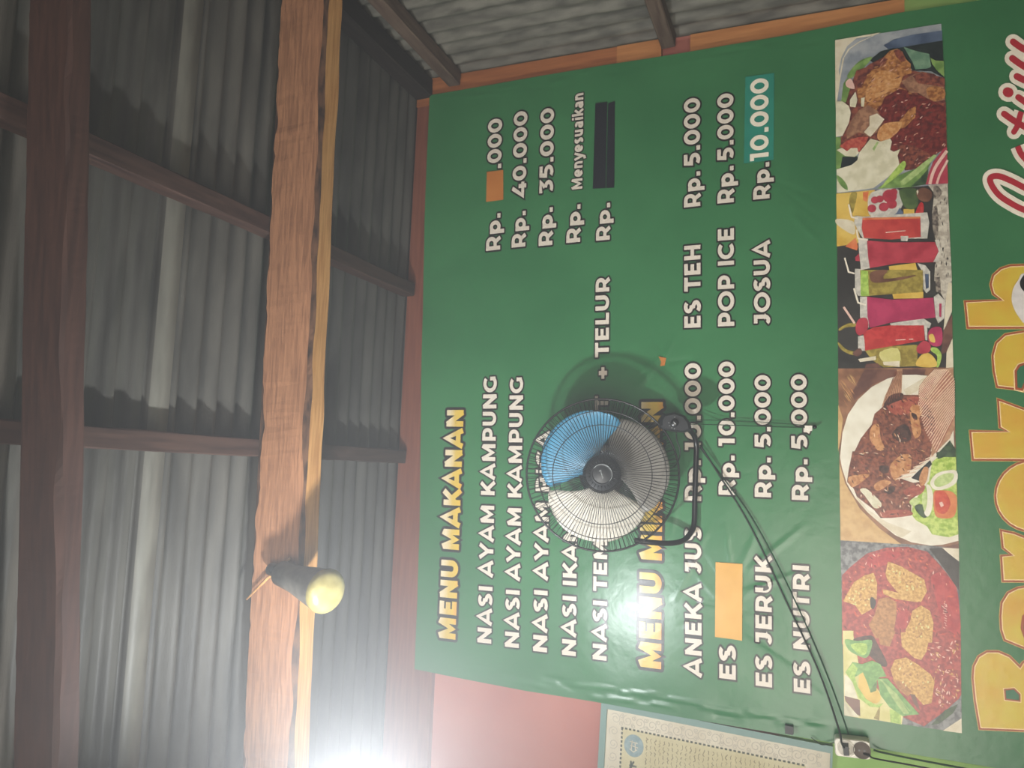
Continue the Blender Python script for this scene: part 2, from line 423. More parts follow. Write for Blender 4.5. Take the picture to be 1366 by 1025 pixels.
# ------------------------------------------------ stroke lettering
def E(cx, cy, rx, ry, a0, a1, n=18):
    return [(cx+rx*math.cos(math.radians(a0+(a1-a0)*i/n)), cy+ry*math.sin(math.radians(a0+(a1-a0)*i/n))) for i in range(n+1)]
def glyph(ch, w):
    r = w/2; T = 1-r; B = r
    g = {
     'A': (0.98, [[(0.10, 0), (0.49, 0.97), (0.88, 0)], [(0.24, 0.27), (0.74, 0.27)]]),
     'C': (0.92, [E(0.51, 0.5, 0.51-r, 0.5-r, 47, 313, 28)]),
     'E': (0.78, [[(0.70, T), (0.08+r, T), (0.08+r, B), (0.71, B)], [(0.1+r, 0.5), (0.66, 0.5)]]),
     'G': (0.98, [E(0.51, 0.5, 0.51-r, 0.5-r, 47, 318, 28), [(0.91-r, 0.10), (0.91-r, 0.5)]]),
     'H': (0.96, [[(0.08+r, 0), (0.08+r, 1)], [(0.88-r, 0), (0.88-r, 1)], [(0.2, 0.5), (0.76, 0.5)]]),
     'I': (0.36, [[(0.08+r, 0), (0.08+r, 1)]]),
     'J': (0.66, [[(0.12, T), (0.58-r, T), (0.58-r, 0.34)] + E(0.58-r-0.19, 0.34, 0.19, 0.34-r, 0, -140, 10)]),
     'K': (0.88, [[(0.08+r, 0), (0.08+r, 1)], [(0.78, 1.0), (0.26, 0.36)], [(0.42, 0.52), (0.82, 0.0)]]),
     'L': (0.70, [[(0.08+r, 1), (0.08+r, B), (0.68, B)]]),
     'M': (1.12, [[(0.08+r, 0), (0.08+r, 0.9)], [(0.08+r*0.9, 0.98), (0.56, 0.22), (1.04-r*0.9, 0.98)], [(1.04-r, 0), (1.04-r, 0.9)]]),
     'N': (0.98, [[(0.08+r, 0), (0.08+r, 1)], [(0.08+r*0.8, 0.97), (0.90-r*0.8, 0.03)], [(0.90-r, 0), (0.90-r, 1)]]),
     'O': (1.08, [E(0.54, 0.5, 0.54-r-0.01, 0.5-r, 0, 360, 36)]),
     'P': (0.84, [[(0.08+r, 0), (0.08+r, 1)], [(0.1+r, T), (0.5, T)] + E(0.48, (T+0.36)/2+0.0, 0.33-r, (T-0.36)/2, 90, -90, 14) + [(0.1+r, 0.36)]]),
     'R': (0.88, [[(0.08+r, 0), (0.08+r, 1)], [(0.1+r, T), (0.5, T)] + E(0.48, (T+0.36)/2, 0.34-r, (T-0.36)/2, 90, -90, 14) + [(0.1+r, 0.36)], [(0.50, 0.38), (0.76, 0.0)]]),
     'S': (0.78, [E(0.39, 0.735, 0.35-r, 0.265-r+0.02, 35, 265, 16) + E(0.38, 0.265, 0.36-r, 0.265-r+0.02, 85, -145, 16)]),
     'T': (0.80, [[(0.02, T), (0.78, T)], [(0.40, 0), (0.40, T)]]),
     'U': (0.94, [[(0.07+r, 1), (0.07+r, 0.44)] + E(0.47, 0.40, 0.40-r, 0.40-r, 180, 360, 18) + [(0.87-r, 0.44), (0.87-r, 1)]]),
     'Y': (0.90, [[(0.08, 1.0), (0.45, 0.40), (0.82, 1.0)], [(0.45, 0), (0.45, 0.42)]]),
     '0': (0.84, [E(0.42, 0.5, 0.40-r, 0.5-r, 0, 360, 30)]),
     '1': (0.50, [[(0.02, T), (0.40-r, T), (0.40-r, 0)]]),
     '3': (0.76, [[(0.06, T), (0.62, T), (0.36, 0.60)], E(0.34, 0.33, 0.38-r, 0.33-r+0.0, 90, -130, 18)]),
     '4': (0.86, [[(0.54, 1.0), (0.10, 0.25), (0.84, 0.25)], [(0.62, 0.0), (0.62, 0.55)]]),
     '5': (0.76, [[(0.68, T), (0.20, T), (0.17, 0.55)] + E(0.36, 0.33, 0.37-r, 0.33-r, 90, -135, 18)]),
     'p': (0.80, [[(0.06+r, -0.26), (0.06+r, 0.74)], E(0.42, 0.37, 0.36-r, 0.38-r, 0, 360, 24)]),
     'e': (0.74, [[(0.10, 0.36), (0.68, 0.36)], E(0.37, 0.37, 0.35-r, 0.38-r, 0, 318, 22)]),
     'n': (0.74, [[(0.05+r, 0), (0.05+r, 0.75)], [(0.05+r, 0.38)] + E(0.36, 0.40, 0.31-r, 0.36-r, 180, 0, 14) + [(0.67-r, 0)]]),
     'y': (0.68, [[(0.05, 0.75), (0.36, 0.06)], [(0.64, 0.75), (0.30, -0.14), (0.08, -0.20)]]),
     's': (0.60, [E(0.30, 0.545, 0.27-r, 0.205-r+0.03, 35, 265, 12) + E(0.30, 0.205, 0.28-r, 0.205-r+0.03, 85, -145, 12)]),
     'u': (0.74, [[(0.05+r, 0.75), (0.05+r, 0.36)] + E(0.36, 0.35, 0.31-r, 0.36-r, 180, 360, 14) + [(0.67-r, 0.75)], [(0.67-r, 0), (0.67-r, 0.75)]]),
     'a': (0.70, [E(0.33, 0.50, 0.30-r, 0.25-r, 140, 0, 12) + [(0.63-r, 0)], E(0.31, 0.22, 0.28-r, 0.22-r+0.02, 0, 360, 18)]),
     'i': (0.32, [[(0.06+r, 0), (0.06+r, 0.75)], [(0.06+r, 0.85), (0.06+r, 1.03)]]),
     'k': (0.70, [[(0.05+r, 0), (0.05+r, 1.04)], [(0.62, 0.76), (0.2, 0.30)], [(0.34, 0.42), (0.66, 0)]]),
     '.': (0.34, [[(0.07, r*1.05), (0.07+w*1.1, r*1.05)]]),
     ',': (0.34, [[(0.07, r*1.05), (0.07+w*1.1, r*1.05)], [(0.07+w*0.8, r), (0.09, -0.16)]]),
     '+': (0.72, [[(0.06, 0.42), (0.66, 0.42)], [(0.36, 0.12), (0.36, 0.72)]]),
     ' ': (0.36, []),
    }
    return g[ch]
def stroke_polys(pl, hw, ext=0.0):
    """quads of a stroked polyline (mitred)"""
    p = [Vector(q) for q in pl]
    closed = (p[0]-p[-1]).length < 1e-4
    if closed: p = p[:-1]
    n = len(p)
    if not closed and ext:
        p[0] = p[0] + (p[0]-p[1]).normalized()*ext; p[-1] = p[-1] + (p[-1]-p[-2]).normalized()*ext
    Ls = []; Rs = []
    for i in range(n):
        a = p[i-1] if (closed or i) else None
        c = p[(i+1) % n] if (closed or i < n-1) else None
        d1 = (p[i]-a).normalized() if a is not None else (c-p[i]).normalized()
        d2 = (c-p[i]).normalized() if c is not None else d1
        n1 = Vector((-d1.y, d1.x)); n2 = Vector((-d2.y, d2.x))
        m = n1+n2
        if m.length < 1e-4: m = n1
        m.normalize(); k = 1.0/max(0.60, m.dot(n1))
        Ls.append(p[i]+m*hw*k); Rs.append(p[i]-m*hw*k)
    out = []
    for i in range(n if closed else n-1):
        j = (i+1) % n
        out.append([Rs[i], Rs[j], Ls[j], Ls[i]])
    return out
def disc(c, r, n=14): return [Vector((c[0]+r*math.cos(2*math.pi*k/n), c[1]+r*math.sin(2*math.pi*k/n))) for k in range(n)]
def split(q, mx=0.15):
    n = max(1, math.ceil((q[1]-q[0]).length/mx))
    return [[q[0].lerp(q[1], i/n), q[0].lerp(q[1], (i+1)/n), q[3].lerp(q[2], (i+1)/n), q[3].lerp(q[2], i/n)] for i in range(n)]
def lettering(text, a, bq, cap, name='lettering', fill='cream', w=0.225, o=0.095, track=0.04, layer=2, ink='ink', space=0.36, parent=None, stretch=None, label=None):
    """a, bq: photo points of the baseline's ends; cap: cap height in photo pixels"""
    A = wp(*a); Bp = wp(*bq); e1 = (Bp-A).normalized(); e2 = Vector((-e1.y, e1.x))
    capw = (wp(a[0]-cap*0.5, a[1])-wp(a[0]+cap*0.5, a[1])).length
    adv = []; x = 0
    for ch in text:
        adv.append(x); x += (space if ch == ' ' else glyph(ch, w)[0]) + track
    tot = x-track; sx = (Bp-A).length/tot/capw
    words = []; cur = []; qn = 0
    for ch, x0 in zip(text, adv):
        if ch == ' ': words.append(cur); cur = []
        else: cur.append((ch, x0))
    words.append(cur)
    for word in words:
        mb = MB()
        for (mname, hw, ext, ly) in ((ink, w/2+o, o, layer), (fill, w/2, 0.0, layer+2 if ink else layer)):
            if mname is None: continue
            mb.use(M[mname])
            for ch, x0 in word:
                for pl in glyph(ch, w)[1]:
                    qs = [w_ for q_ in stroke_polys(pl, hw, 0.0) for w_ in split(q_)]
                    if ext and (Vector(pl[0])-Vector(pl[-1])).length > 1e-4:      # rounded outline around flat stroke ends
                        qs += [w_ for q_ in stroke_polys(pl, w/2, ext) for w_ in split(q_)]
                        for (pe, pp) in ((pl[0], pl[1]), (pl[-1], pl[-2])):
                            dd = (Vector(pe)-Vector(pp)).normalized(); nn = Vector((-dd.y, dd.x))*w/2
                            qs += [disc(Vector(pe)+nn, ext, 10), disc(Vector(pe)-nn, ext, 10)]
                    for q in qs:
                        qn += 1; mb.add([on(A + e1*((v.x+x0)*sx*capw) + e2*(v.y*capw), ly+0.003*(qn % 80)) for v in q], [tuple(range(len(q)))])
        ob = mb.build(name, parent or BAN)
        if label: ob['label'] = label.replace('%s', ''.join(c for c, _ in word))

def grad(name, ax, s0, s1, cols):
    """a printed colour run along a direction in the banner plane"""
    m = vinyl(name, (200, 180, 60)); nt = m.node_tree; bs = nt.nodes['Principled BSDF']
    g = nt.nodes.new('ShaderNodeNewGeometry'); d = nt.nodes.new('ShaderNodeVectorMath'); d.operation = 'DOT_PRODUCT'
    d.inputs[1].default_value = ax
    nz = nt.nodes.new('ShaderNodeTexNoise'); nz.inputs['Scale'].default_value = 14
    mr = nt.nodes.new('ShaderNodeMapRange'); mr.inputs[1].default_value = s0; mr.inputs[2].default_value = s1
    ad = nt.nodes.new('ShaderNodeMath'); ad.operation = 'MULTIPLY_ADD'; ad.inputs[1].default_value = 0.5
    sb = nt.nodes.new('ShaderNodeMath'); sb.operation = 'SUBTRACT'; sb.inputs[1].default_value = 0.25
    r = nt.nodes.new('ShaderNodeValToRGB')
    while len(r.color_ramp.elements) < len(cols): r.color_ramp.elements.new(0.5)
    for i, c in enumerate(cols):
        r.color_ramp.elements[i].position = i/(len(cols)-1); r.color_ramp.elements[i].color = col(c, PK)
    L = nt.links
    L.new(g.outputs['Position'], d.inputs[0]); L.new(d.outputs['Value'], mr.inputs[0]); L.new(g.outputs['Position'], nz.inputs['Vector'])
    L.new(nz.outputs['Fac'], ad.inputs[0]); L.new(mr.outputs[0], ad.inputs[2]); L.new(ad.outputs[0], sb.inputs[0])
    L.new(sb.outputs[0], r.inputs[0]); L.new(r.outputs[0], bs.inputs['Base Color'])
    return m
for nm, x0, x1 in (('title_fill_food', 619, 594), ('title_fill_drink', 884, 850)):
    M[nm] = grad(nm, (0, 0, 1), wp(x0, 700).y, wp(x1, 700).y, [(222, 150, 60), (212, 178, 62), (206, 176, 84), (222, 206, 170)])
T = lettering
TW = dict(w=0.27, o=0.13, track=0.0, ink='ink')
T('MENU MAKANAN', (608, 856), (619, 545), 23, 'title_lettering', 'title_fill_food', label='yellow dark-outlined title word %s above the food list', **TW)
T('MENU MINUMAN', (882, 896), (884.5, 534), 30, 'title_lettering', 'title_fill_drink', label='yellow dark-outlined title word %s above the drinks list', **TW)
def row(x0, y0, x1, y1, items, cap=18.5):
    """x along the baseline is interpolated between (x0,y0) and (x1,y1)"""
    for (txt, ya, yb) in items:
        f = lambda y: x0+(x1-x0)*(y-y0)/(y1-y0)
        T(txt, (f(ya), ya), (f(yb), yb), cap, 'menu_lettering')
row(655.5, 862, 670.5, 160, [('NASI AYAM KAMPUNG', 861, 501)])
row(657.5, 862, 670.5, 160, [('Rp.', 335, 284), ('.000', 226, 157)], 19)
row(692, 868, 704, 160, [('NASI AYAM KAMPUNG', 867, 502), ('Rp.', 331, 281), ('40.000', 263, 147)], 18.5)
row(729.5, 874, 739.5, 160, [('NASI AYAM RICA', 873, 575), ('Rp.', 329, 276), ('35.000', 258, 143)], 18.5)
row(768, 879, 776, 160, [('NASI IKAN', 878, 700), ('Rp.', 325, 272)], 18.5)
T('Menyesuaikan', (777, 253), (778.5, 123), 14.5, 'menu_lettering')
row(809, 884, 815, 160, [('NASI TEMPE', 884, 678), ('PENYET', 660, 528), ('+ TELUR', 507, 369), ('Rp.', 322, 270)], 18.5)
row(936, 905, 934, 130, [('ANEKA JUS', 905, 703), ('Rp. 10.000', 671, 484), ('ES TEH', 439, 325), ('Rp.', 277, 228), ('5.000', 221, 129)], 22)
row(981.5, 910, 978.5, 122, [('ES', 910, 861), ('Rp. 10.000', 663, 482), ('POP ICE', 437, 303), ('Rp.', 272, 221), ('5.000', 214, 123)], 22)
row(1030, 920, 1026, 122, [('ES JERUK', 920, 742), ('Rp. 5.000', 666, 500), ('JOSUA', 434, 320), ('Rp.', 267, 216)], 22)
row(1081, 928, 1076, 490, [('ES NUTRI', 928, 754), ('Rp. 5,000', 670, 499)], 22)

# ------------------------------------------------ flat printed shapes
CNT = [0]
def flat(mb, m, pts, layer, sm=0):
    CNT[0] += 1; layer += 0.003*(CNT[0] % 100)
    if sm: pts = smooth_closed(pts, sm)
    vs = [on(wp(*p), layer) for p in pts]
    tri = tessellate_polygon([[Vector((v.x, v.z, 0)) for v in vs]])
    mb.use(M[m] if isinstance(m, str) else m)
    out = []
    for t in tri:
        a, b_, c = vs[t[0]], vs[t[1]], vs[t[2]]
        out.append(t if (b_-a).cross(c-a).y < 0 else (t[0], t[2], t[1]))
    mb.add(vs, out)
def line(mb, m, pts, wpx, layer, sm=0):
    p = smooth_open(pts, sm) if sm else [Vector(q) for q in pts]
    CNT[0] += 1; layer += 0.003*(CNT[0] % 100)
    for i, q in enumerate(stroke_polys([tuple(v) for v in p], wpx/2)):
        mb.use(M[m]); mb.add([on(wp(*v), layer+0.004*(i % 20)) for v in q], [(0, 1, 2, 3)])
def offset(pts, d):
    n = len(pts); p = [Vector(q) for q in pts]
    ar = sum(p[i].x*p[(i+1) % n].y-p[(i+1) % n].x*p[i].y for i in range(n))
    s = 1 if ar > 0 else -1; out = []
    for i in range(n):
        d1 = (p[i]-p[i-1]).normalized(); d2 = (p[(i+1) % n]-p[i]).normalized()
        n1 = Vector((d1.y, -d1.x))*s; n2 = Vector((d2.y, -d2.x))*s
        m = n1+n2
        if m.length < 1e-3: m = n1
        m.normalize(); out.append(p[i]+m*d/max(0.55, m.dot(n1)))
    return out
PM = {
 'big_fill': ((208, 160, 48), (206, 184, 56), 9), 'big_brown': ((160, 74, 36), None, 1), 'big_cream': ((236, 206, 150), None, 1), 'big_tan': ((196, 168, 92), None, 1),
 'red': ((176, 34, 48), None, 1), 'pale': ((236, 226, 206), None, 1),
}
def pm(name, c1, c2=None, scale=20, **kw): M[name] = vinyl(name, c1, c2, scale, k=PK, **kw)
for nme, (c1, c2, sc_) in PM.items(): pm(nme, c1, c2, sc_)
big = [
 ('B', [(1309, 970), (1303, 935), (1300, 905), (1301, 890), (1307, 878), (1317, 872), (1331, 872), (1345, 878), (1356, 889), (1361, 894), (1366, 886), (1385, 873), (1412, 872), (1432, 884), (1440, 905), (1440, 976)]),
 ('a', [(1342, 852), (1338, 840), (1337, 823), (1338.5, 805), (1346, 793), (1358, 787), (1372, 785), (1440, 785), (1440, 850), (1420, 866), (1390, 868), (1366, 862)]),
 ('r', [(1340, 773), (1338, 744), (1354, 742), (1340, 730), (1338, 711), (1352, 714), (1372, 722), (1388, 740), (1440, 742), (1440, 774)]),
 ('o', [(1378+48*math.cos(2*math.pi*k/28), 662+45*math.sin(2*math.pi*k/28)) for k in range(28)]),
 ('k', [(1297, 578), (1348, 577), (1336, 569), (1334, 537), (1366, 549), (1380, 556), (1440, 530), (1440, 612), (1300, 611)]),
 ('a', [(1332, 514), (1328, 495), (1326.5, 475), (1331, 459), (1342, 449), (1366, 445), (1440, 446), (1440, 505), (1420, 522), (1380, 524), (1357, 517)]),
 ('h', [(1290, 405), (1340, 402), (1327, 391), (1324, 380), (1327, 369), (1336, 361), (1348, 357), (1366, 356.5), (1440, 358), (1440, 388), (1380, 392), (1380, 400), (1440, 402), (1440, 435), (1293, 435)]),
]
for k, (ch, pts) in enumerate(big):
    mb = MB(); ly = 1+ (k % 2)*0.2
    flat(mb, 'big_tan', offset(pts, 4.6), ly); flat(mb, 'big_brown', offset(pts, 3.8), ly+1.4); flat(mb, 'big_cream', offset(pts, 1.4), ly+2.4); flat(mb, 'big_fill', pts, ly+3.4)
    if ch == 'B':
        h = [(1341, 921), (1342, 932), (1359, 934), (1359, 927), (1352, 920)]
        flat(mb, 'big_cream', offset(h, 3.2), 5.6); flat(mb, 'big_brown', offset(h, 2), 6.6); flat(mb, 'green2', h, 7.6)
    if ch == 'a' and k == 1:
        h = [(1366, 850), (1362, 838), (1364, 822), (1371, 817), (1400, 817), (1400, 850)]
        flat(mb, 'big_brown', offset(h, 1), 5.6); flat(mb, 'green2', offset(h, -3), 6.6)
    if ch == 'a' and k == 5:
        h = [(1354, 520), (1353, 495), (1358, 487), (1372, 482), (1400, 483), (1400, 500), (1372, 503), (1364, 522)]
        flat(mb, 'big_cream', offset(h, 1.5), 5.6); flat(mb, 'big_brown', h, 6.6); flat(mb, 'green2', offset(h, -3), 7.6)
    if ch == 'o':
        flat(mb, 'big_brown', [(1384+16*math.cos(2*math.pi*q/20), 662+14*math.sin(2*math.pi*q/20)) for q in range(20)], 5.6)
    mb.build('name_letter', BAN)['label'] = 'large yellow letter %s with brown and cream outline' % ch
# printed portrait at the last letter
mb = MB(); pm('cloth_white', (206, 200, 194), (226, 220, 214), 40); pm('hair_black', (16, 18, 16))
flat(mb, 'cloth_white', [(1366, 365), (1358, 374), (1351, 386), (1349, 400), (1352, 412), (1359, 424), (1370, 434), (1400, 430), (1400, 370)], 9, 4)
flat(mb, 'hair_black', [(1372, 364), (1362, 372), (1360, 380), (1364, 388), (1375, 392), (1395, 380)], 10, 4)
mb.build('printed_portrait', BAN)['label'] = 'white cloth and black hair of a printed figure at the banner edge'
# script lettering
mb = MB()
scr = [([(1400, 292), (1366, 281), (1348, 272), (1332, 261), (1322, 247), (1321, 238), (1332, 236), (1350, 243), (1372, 254), (1400, 262)], 8),
       ([(1384, 232), (1372, 218), (1362, 207), (1357, 196)], 8), ([(1339, 153), (1352, 162), (1366, 170), (1384, 178)], 8.5), ([(1352, 177), (1357, 168), (1360, 156), (1362, 150)], 7.5),
       ([(1343.5, 124), (1345, 124.5)], 13), ([(1358, 131), (1372, 140), (1386, 144)], 8.5), ([(1356, 103), (1368, 109), (1386, 116)], 9), ([(1350, 79), (1366, 90), (1386, 98)], 9), ([(1351, 57), (1364, 66), (1386, 76)], 9)]
for (mm, ex, ly) in (('pale', 12, 9), ('red', 0, 10.2)):
    for (pts, wd) in scr:
        line(mb, mm, pts, wd+ex, ly, 5)
        for e in (pts[0],) if len(pts) > 2 else pts: flat(mb, mm, [(e[0]+(wd+ex)/2*math.cos(2*math.pi*k/14), e[1]+(wd+ex)/2*math.sin(2*math.pi*k/14)) for k in range(14)], ly+0.1)
mb.build('script_lettering', BAN)['label'] = 'red handwritten-style lettering with wide cream outline'
# ------------------------------------------------ four printed food pictures
def crop(x0, y0, s): return lambda pts: [(x0+a/s, y0+b_/s) for (a, b_) in pts]
R1, R2 = crop(1105, 25, 8.035), crop(1105, 140, 8.035)
R3, R4 = crop(1105, 245, 7.589), crop(1105, 370, 7.589)
R5, R6 = crop(1110, 485, 7.589), crop(1110, 605, 7.589)
R7, R8 = crop(1110, 715, 7.589), crop(1110, 845, 7.322)
def inside(p, poly):
    c = False; n = len(poly)
    for i in range(n):
        a, b_ = poly[i], poly[i-1]
        if (a[1] > p[1]) != (b_[1] > p[1]) and p[0] < (b_[0]-a[0])*(p[1]-a[1])/(b_[1]-a[1])+a[0]: c = not c
    return c
def specks(mb, ms, poly, n, ln, wd, ang, spread, layer, seed):
    """many little printed flecks inside an outline"""
    rnd = random.Random(seed); xs = [p[0] for p in poly]; ys = [p[1] for p in poly]; k = 0; tries = 0
    while k < n and tries < n*20:
        tries += 1
        p = (rnd.uniform(min(xs), max(xs)), rnd.uniform(min(ys), max(ys)))
        if not inside(p, poly): continue
        a = math.radians(ang+rnd.uniform(-spread, spread)); l = ln*rnd.uniform(0.5, 1.3)/2; w_ = wd*rnd.uniform(0.6, 1.3)/2
        dx, dy = math.cos(a), math.sin(a)
        q = [(p[0]-dx*l, p[1]-dy*l), (p[0]-dy*w_+dx*l*0.2, p[1]+dx*w_+dy*l*0.2), (p[0]+dx*l, p[1]+dy*l), (p[0]+dy*w_-dx*l*0.2, p[1]-dx*w_-dy*l*0.2)]
        if not all(inside(c_, poly) for c_ in q): continue
        mb.use(M[rnd.choice(ms)]); mb.add([on(wp(*v), layer+0.004*(k % 60)) for v in q], [(0, 1, 2, 3)]); k += 1
for nme, c1, c2, sc_ in [(a_, b_, c_, d_*1.8 if d_ >= 40 else d_*1.2) for a_, b_, c_, d_ in [
  ('p_bluegrey', (134, 142, 150), (168, 172, 174), 16), ('p_cream', (212, 200, 170), (224, 214, 188), 30), ('p_slate', (64, 80, 104), (96, 112, 136), 14),
  ('p_night', (22, 34, 34), (34, 46, 44), 20), ('p_sage', (96, 134, 108), (122, 156, 126), 30), ('p_leaf', (98, 134, 66), (132, 164, 88), 30),
  ('p_leafdark', (42, 66, 42), (66, 92, 58), 40), ('p_gold', (140, 84, 44), (192, 132, 76), 45), ('p_roast', (92, 44, 40), (142, 76, 58), 50),
  ('p_deepred', (92, 30, 30), (128, 48, 42), 45), ('p_pinkshine', (206, 150, 128), (226, 180, 152), 60), ('p_amber', (190, 128, 70), (214, 160, 104), 60),
  ('p_fig', (164, 56, 50), (190, 96, 76), 60), ('p_rose', (170, 54, 72), (182, 66, 82), 20), ('p_rosepale', (226, 184, 168), (232, 196, 180), 20),
  ('p_bone', (206, 200, 168), (226, 220, 192), 28), ('p_mush', (134, 92, 70), (172, 126, 96), 40), ('p_lime', (146, 182, 74), (178, 206, 100), 50),
  ('p_celery', (150, 178, 104), (176, 198, 128), 40), ('p_yellow', (204, 164, 62), (222, 188, 92), 14), ('p_char', (46, 44, 42), (58, 56, 52), 10),
  ('p_juice', (178, 52, 50), (198, 70, 62), 20), ('p_berry', (164, 44, 60), (186, 62, 76), 20), ('p_magenta', (166, 42, 82), (186, 58, 96), 20),
  ('p_olive', (138, 120, 50), (170, 152, 70), 40), ('p_glass', (186, 182, 170), (214, 208, 194), 40), ('p_bark', (168, 158, 142), (206, 198, 180), 40),
  ('p_barkdark', (84, 76, 70), (150, 138, 124), 60), ('p_red', (178, 40, 44), (198, 62, 60), 40), ('p_orange', (212, 110, 64), (222, 134, 84), 30),
  ('p_brownball', (96, 62, 46), (124, 84, 64), 20), ('p_greenjar', (62, 84, 48), (90, 112, 64), 18), ('p_table', (122, 84, 62), (158, 112, 82), 20),
  ('p_tabledark', (96, 64, 56), (122, 84, 70), 20), ('p_straw', (190, 150, 96), (208, 172, 116), 24), ('p_plate', (222, 214, 192), (234, 228, 208), 16),
  ('p_fin', (172, 128, 96), (196, 152, 118), 40), ('p_finline', (226, 196, 166), (236, 210, 184), 40), ('p_fish', (104, 58, 46), (148, 88, 66), 60),
  ('p_fishdark', (56, 40, 36), (88, 60, 52), 50), ('p_fishgold', (178, 118, 72), (206, 150, 100), 50), ('p_fishred', (152, 72, 58), (176, 96, 76), 60),
  ('p_tomato', (192, 62, 44), (206, 84, 56), 40), ('p_tomatoskin', (208, 116, 62), (216, 132, 76), 30), ('p_cuke', (176, 196, 118), (200, 214, 146), 50),
  ('p_lettuce', (148, 180, 62), (196, 214, 110), 50), ('p_stone', (86, 88, 90), (138, 140, 138), 40), ('p_sauce', (142, 48, 50), (180, 76, 68), 45),
  ('p_saucehot', (166, 44, 52), (186, 66, 66), 40), ('p_tempe', (186, 136, 62), (216, 174, 96), 70), ('p_tempedark', (158, 104, 54), (186, 132, 76), 60),
  ('p_paleyel', (204, 196, 118), (220, 212, 150), 20), ('p_basil', (98, 152, 78), (128, 176, 96), 40), ('p_basildark', (78, 114, 62), (100, 136, 76), 40)]]:
    pm(nme, c1, c2, sc_, contrast=(0.4, 0.6))
L0 = 3
# 1: glazed roast meat with greens
mb = MB(); f = lambda m, p, l=1, sm=0: flat(mb, m, p, L0+l, sm)
f('p_bluegrey', [(1114, 54.5), (1255.5, 32), (1264.5, 246), (1116, 258)], 0)
f('p_slate', R1([(590, 290), (700, 225), (900, 175), (1216, 130), (1225, 300), (800, 320), (640, 330)]), 1)
f('p_roast', R1([(300, 560), (560, 480), (900, 560), (1245, 640), (1254, 964), (170, 964), (250, 700)]), 4.7); f('p_roast', R2([(150, -20), (1258, -20), (1268, 470), (900, 650), (700, 640), (300, 520), (130, 440)]), 4.7)
f('p_cream', R1([(72, 235), (560, 152), (330, 260), (230, 330), (170, 420), (130, 640), (92, 900), (80, 964), (76, 900)]), 2)
f('p_bluegrey', R1([(300, 215), (470, 190), (330, 250), (210, 330), (150, 440), (120, 620), (110, 560), (140, 420), (200, 300)]), 2.5, 0)
f('p_night', R1([(800, 310), (1222, 240), (1232, 470), (1240, 640), (1100, 570), (900, 560), (840, 420), (700, 330)]), 3)
f('p_night', R1([(440, 450), (560, 355), (700, 320), (820, 350), (900, 540), (600, 560)]), 3.4)
f('p_leaf', R1([(200, 620), (260, 530), (350, 450), (470, 415), (400, 510), (250, 640)]), 3.4, 3)
f('p_leaf', R1([(140, 870), (160, 700), (200, 640), (330, 800), (300, 964), (100, 964)]), 2.8)
f('p_sage', R1([(805, 308), (870, 330), (930, 350), (1080, 385), (1100, 520), (1060, 540), (930, 550), (900, 470)]), 4)
f('p_leaf', R1([(1090, 425), (1150, 455), (1235, 460), (1240, 630), (1160, 560), (1110, 490)]), 4.2)
meat = R1([(590, 420), (660, 350), (740, 330), (790, 360), (830, 440), (880, 490), (890, 590), (800, 620), (760, 740), (860, 780), (1000, 900), (1000, 1000), (400, 1000), (330, 900), (300, 760), (260, 680), (330, 610), (430, 500)])
f('p_gold', meat, 5)
f('p_roast', R1([(590, 420), (430, 500), (260, 680), (300, 760), (350, 740), (460, 560), (560, 520), (640, 440)]), 5.6)
f('p_roast', R1([(700, 350), (760, 335), (800, 380), (830, 460), (780, 470), (730, 420)]), 5.8)
f('p_amber', R1([(480, 620), (600, 560), (760, 620), (780, 680), (700, 760), (500, 860), (420, 900), (400, 800)]), 5.7, 3)
f('p_mush', R1([(780, 680), (880, 620), (1000, 575), (1130, 600), (1230, 680), (1250, 880), (1110, 900), (960, 800), (870, 800)]), 6)
f('p_roast', R1([(900, 620), (1010, 580), (1130, 600), (1225, 670), (1240, 740), (1100, 720), (960, 700)]), 6.4)
f('p_gold', R1([(1050, 760), (1150, 730), (1240, 770), (1245, 850), (1150, 890), (1080, 860)]), 6.6, 3)
red = R2([(520, 60), (640, -80), (760, -140), (860, -110), (1000, -90), (1250, 30), (1266, 460), (1180, 520), (900, 700), (820, 710), (780, 560), (680, 510), (660, 400), (600, 200)])
f('p_deepred', red, 7)
f('p_deepred', R1([(600, 850), (760, 760), (860, 780), (820, 964), (560, 964)]), 7.1)
f('p_roast', R2([(720, 430), (900, 440), (1100, 540), (960, 690), (830, 700), (790, 560)]), 7.4)
f('p_gold', R2([(760, 180), (860, 60), (940, 20), (930, 140), (820, 250), (700, 280), (640, 260)]), 7.6)
f('p_amber', R2([(520, 330), (580, 220), (700, 190), (790, 200), (740, 300), (640, 380), (560, 400)]), 7.8, 3)
f('p_mush', R2([(240, 180), (330, 60), (420, 10), (560, 90), (600, 160), (520, 300), (440, 350), (330, 300), (200, 370), (190, 300)]), 7.2)
f('p_cream', R2([(440, 130), (520, 100), (600, 160), (520, 270), (450, 350), (380, 300), (440, 230)]), 8)
f('p_bone', R1([(230, 880), (290, 790), (310, 880), (290, 960), (230, 950)]), 8); f('p_bone', R1([(350, 860), (390, 850), (380, 950), (350, 950)]), 8)
f('p_rosepale', R1([(185, 690), (230, 650), (260, 680), (280, 760), (200, 740)]), 8, 3)
f('p_leaf', R2([(80, 350), (130, 350), (190, 300), (240, 160), (250, 200), (150, 420), (310, 560), (320, 600), (110, 700), (84, 690)]), 3)
f('p_night', R2([(150, 560), (310, 560), (330, 600), (200, 670), (130, 680)]), 3.6)
f('p_bone', R2([(80, -30), (150, -30), (220, 20), (240, 90), (220, 200), (150, 340), (80, 350)]), 8)
f('p_bone', R2([(88, 490), (140, 470), (330, 460), (330, 520), (280, 565), (180, 555)]), 8)
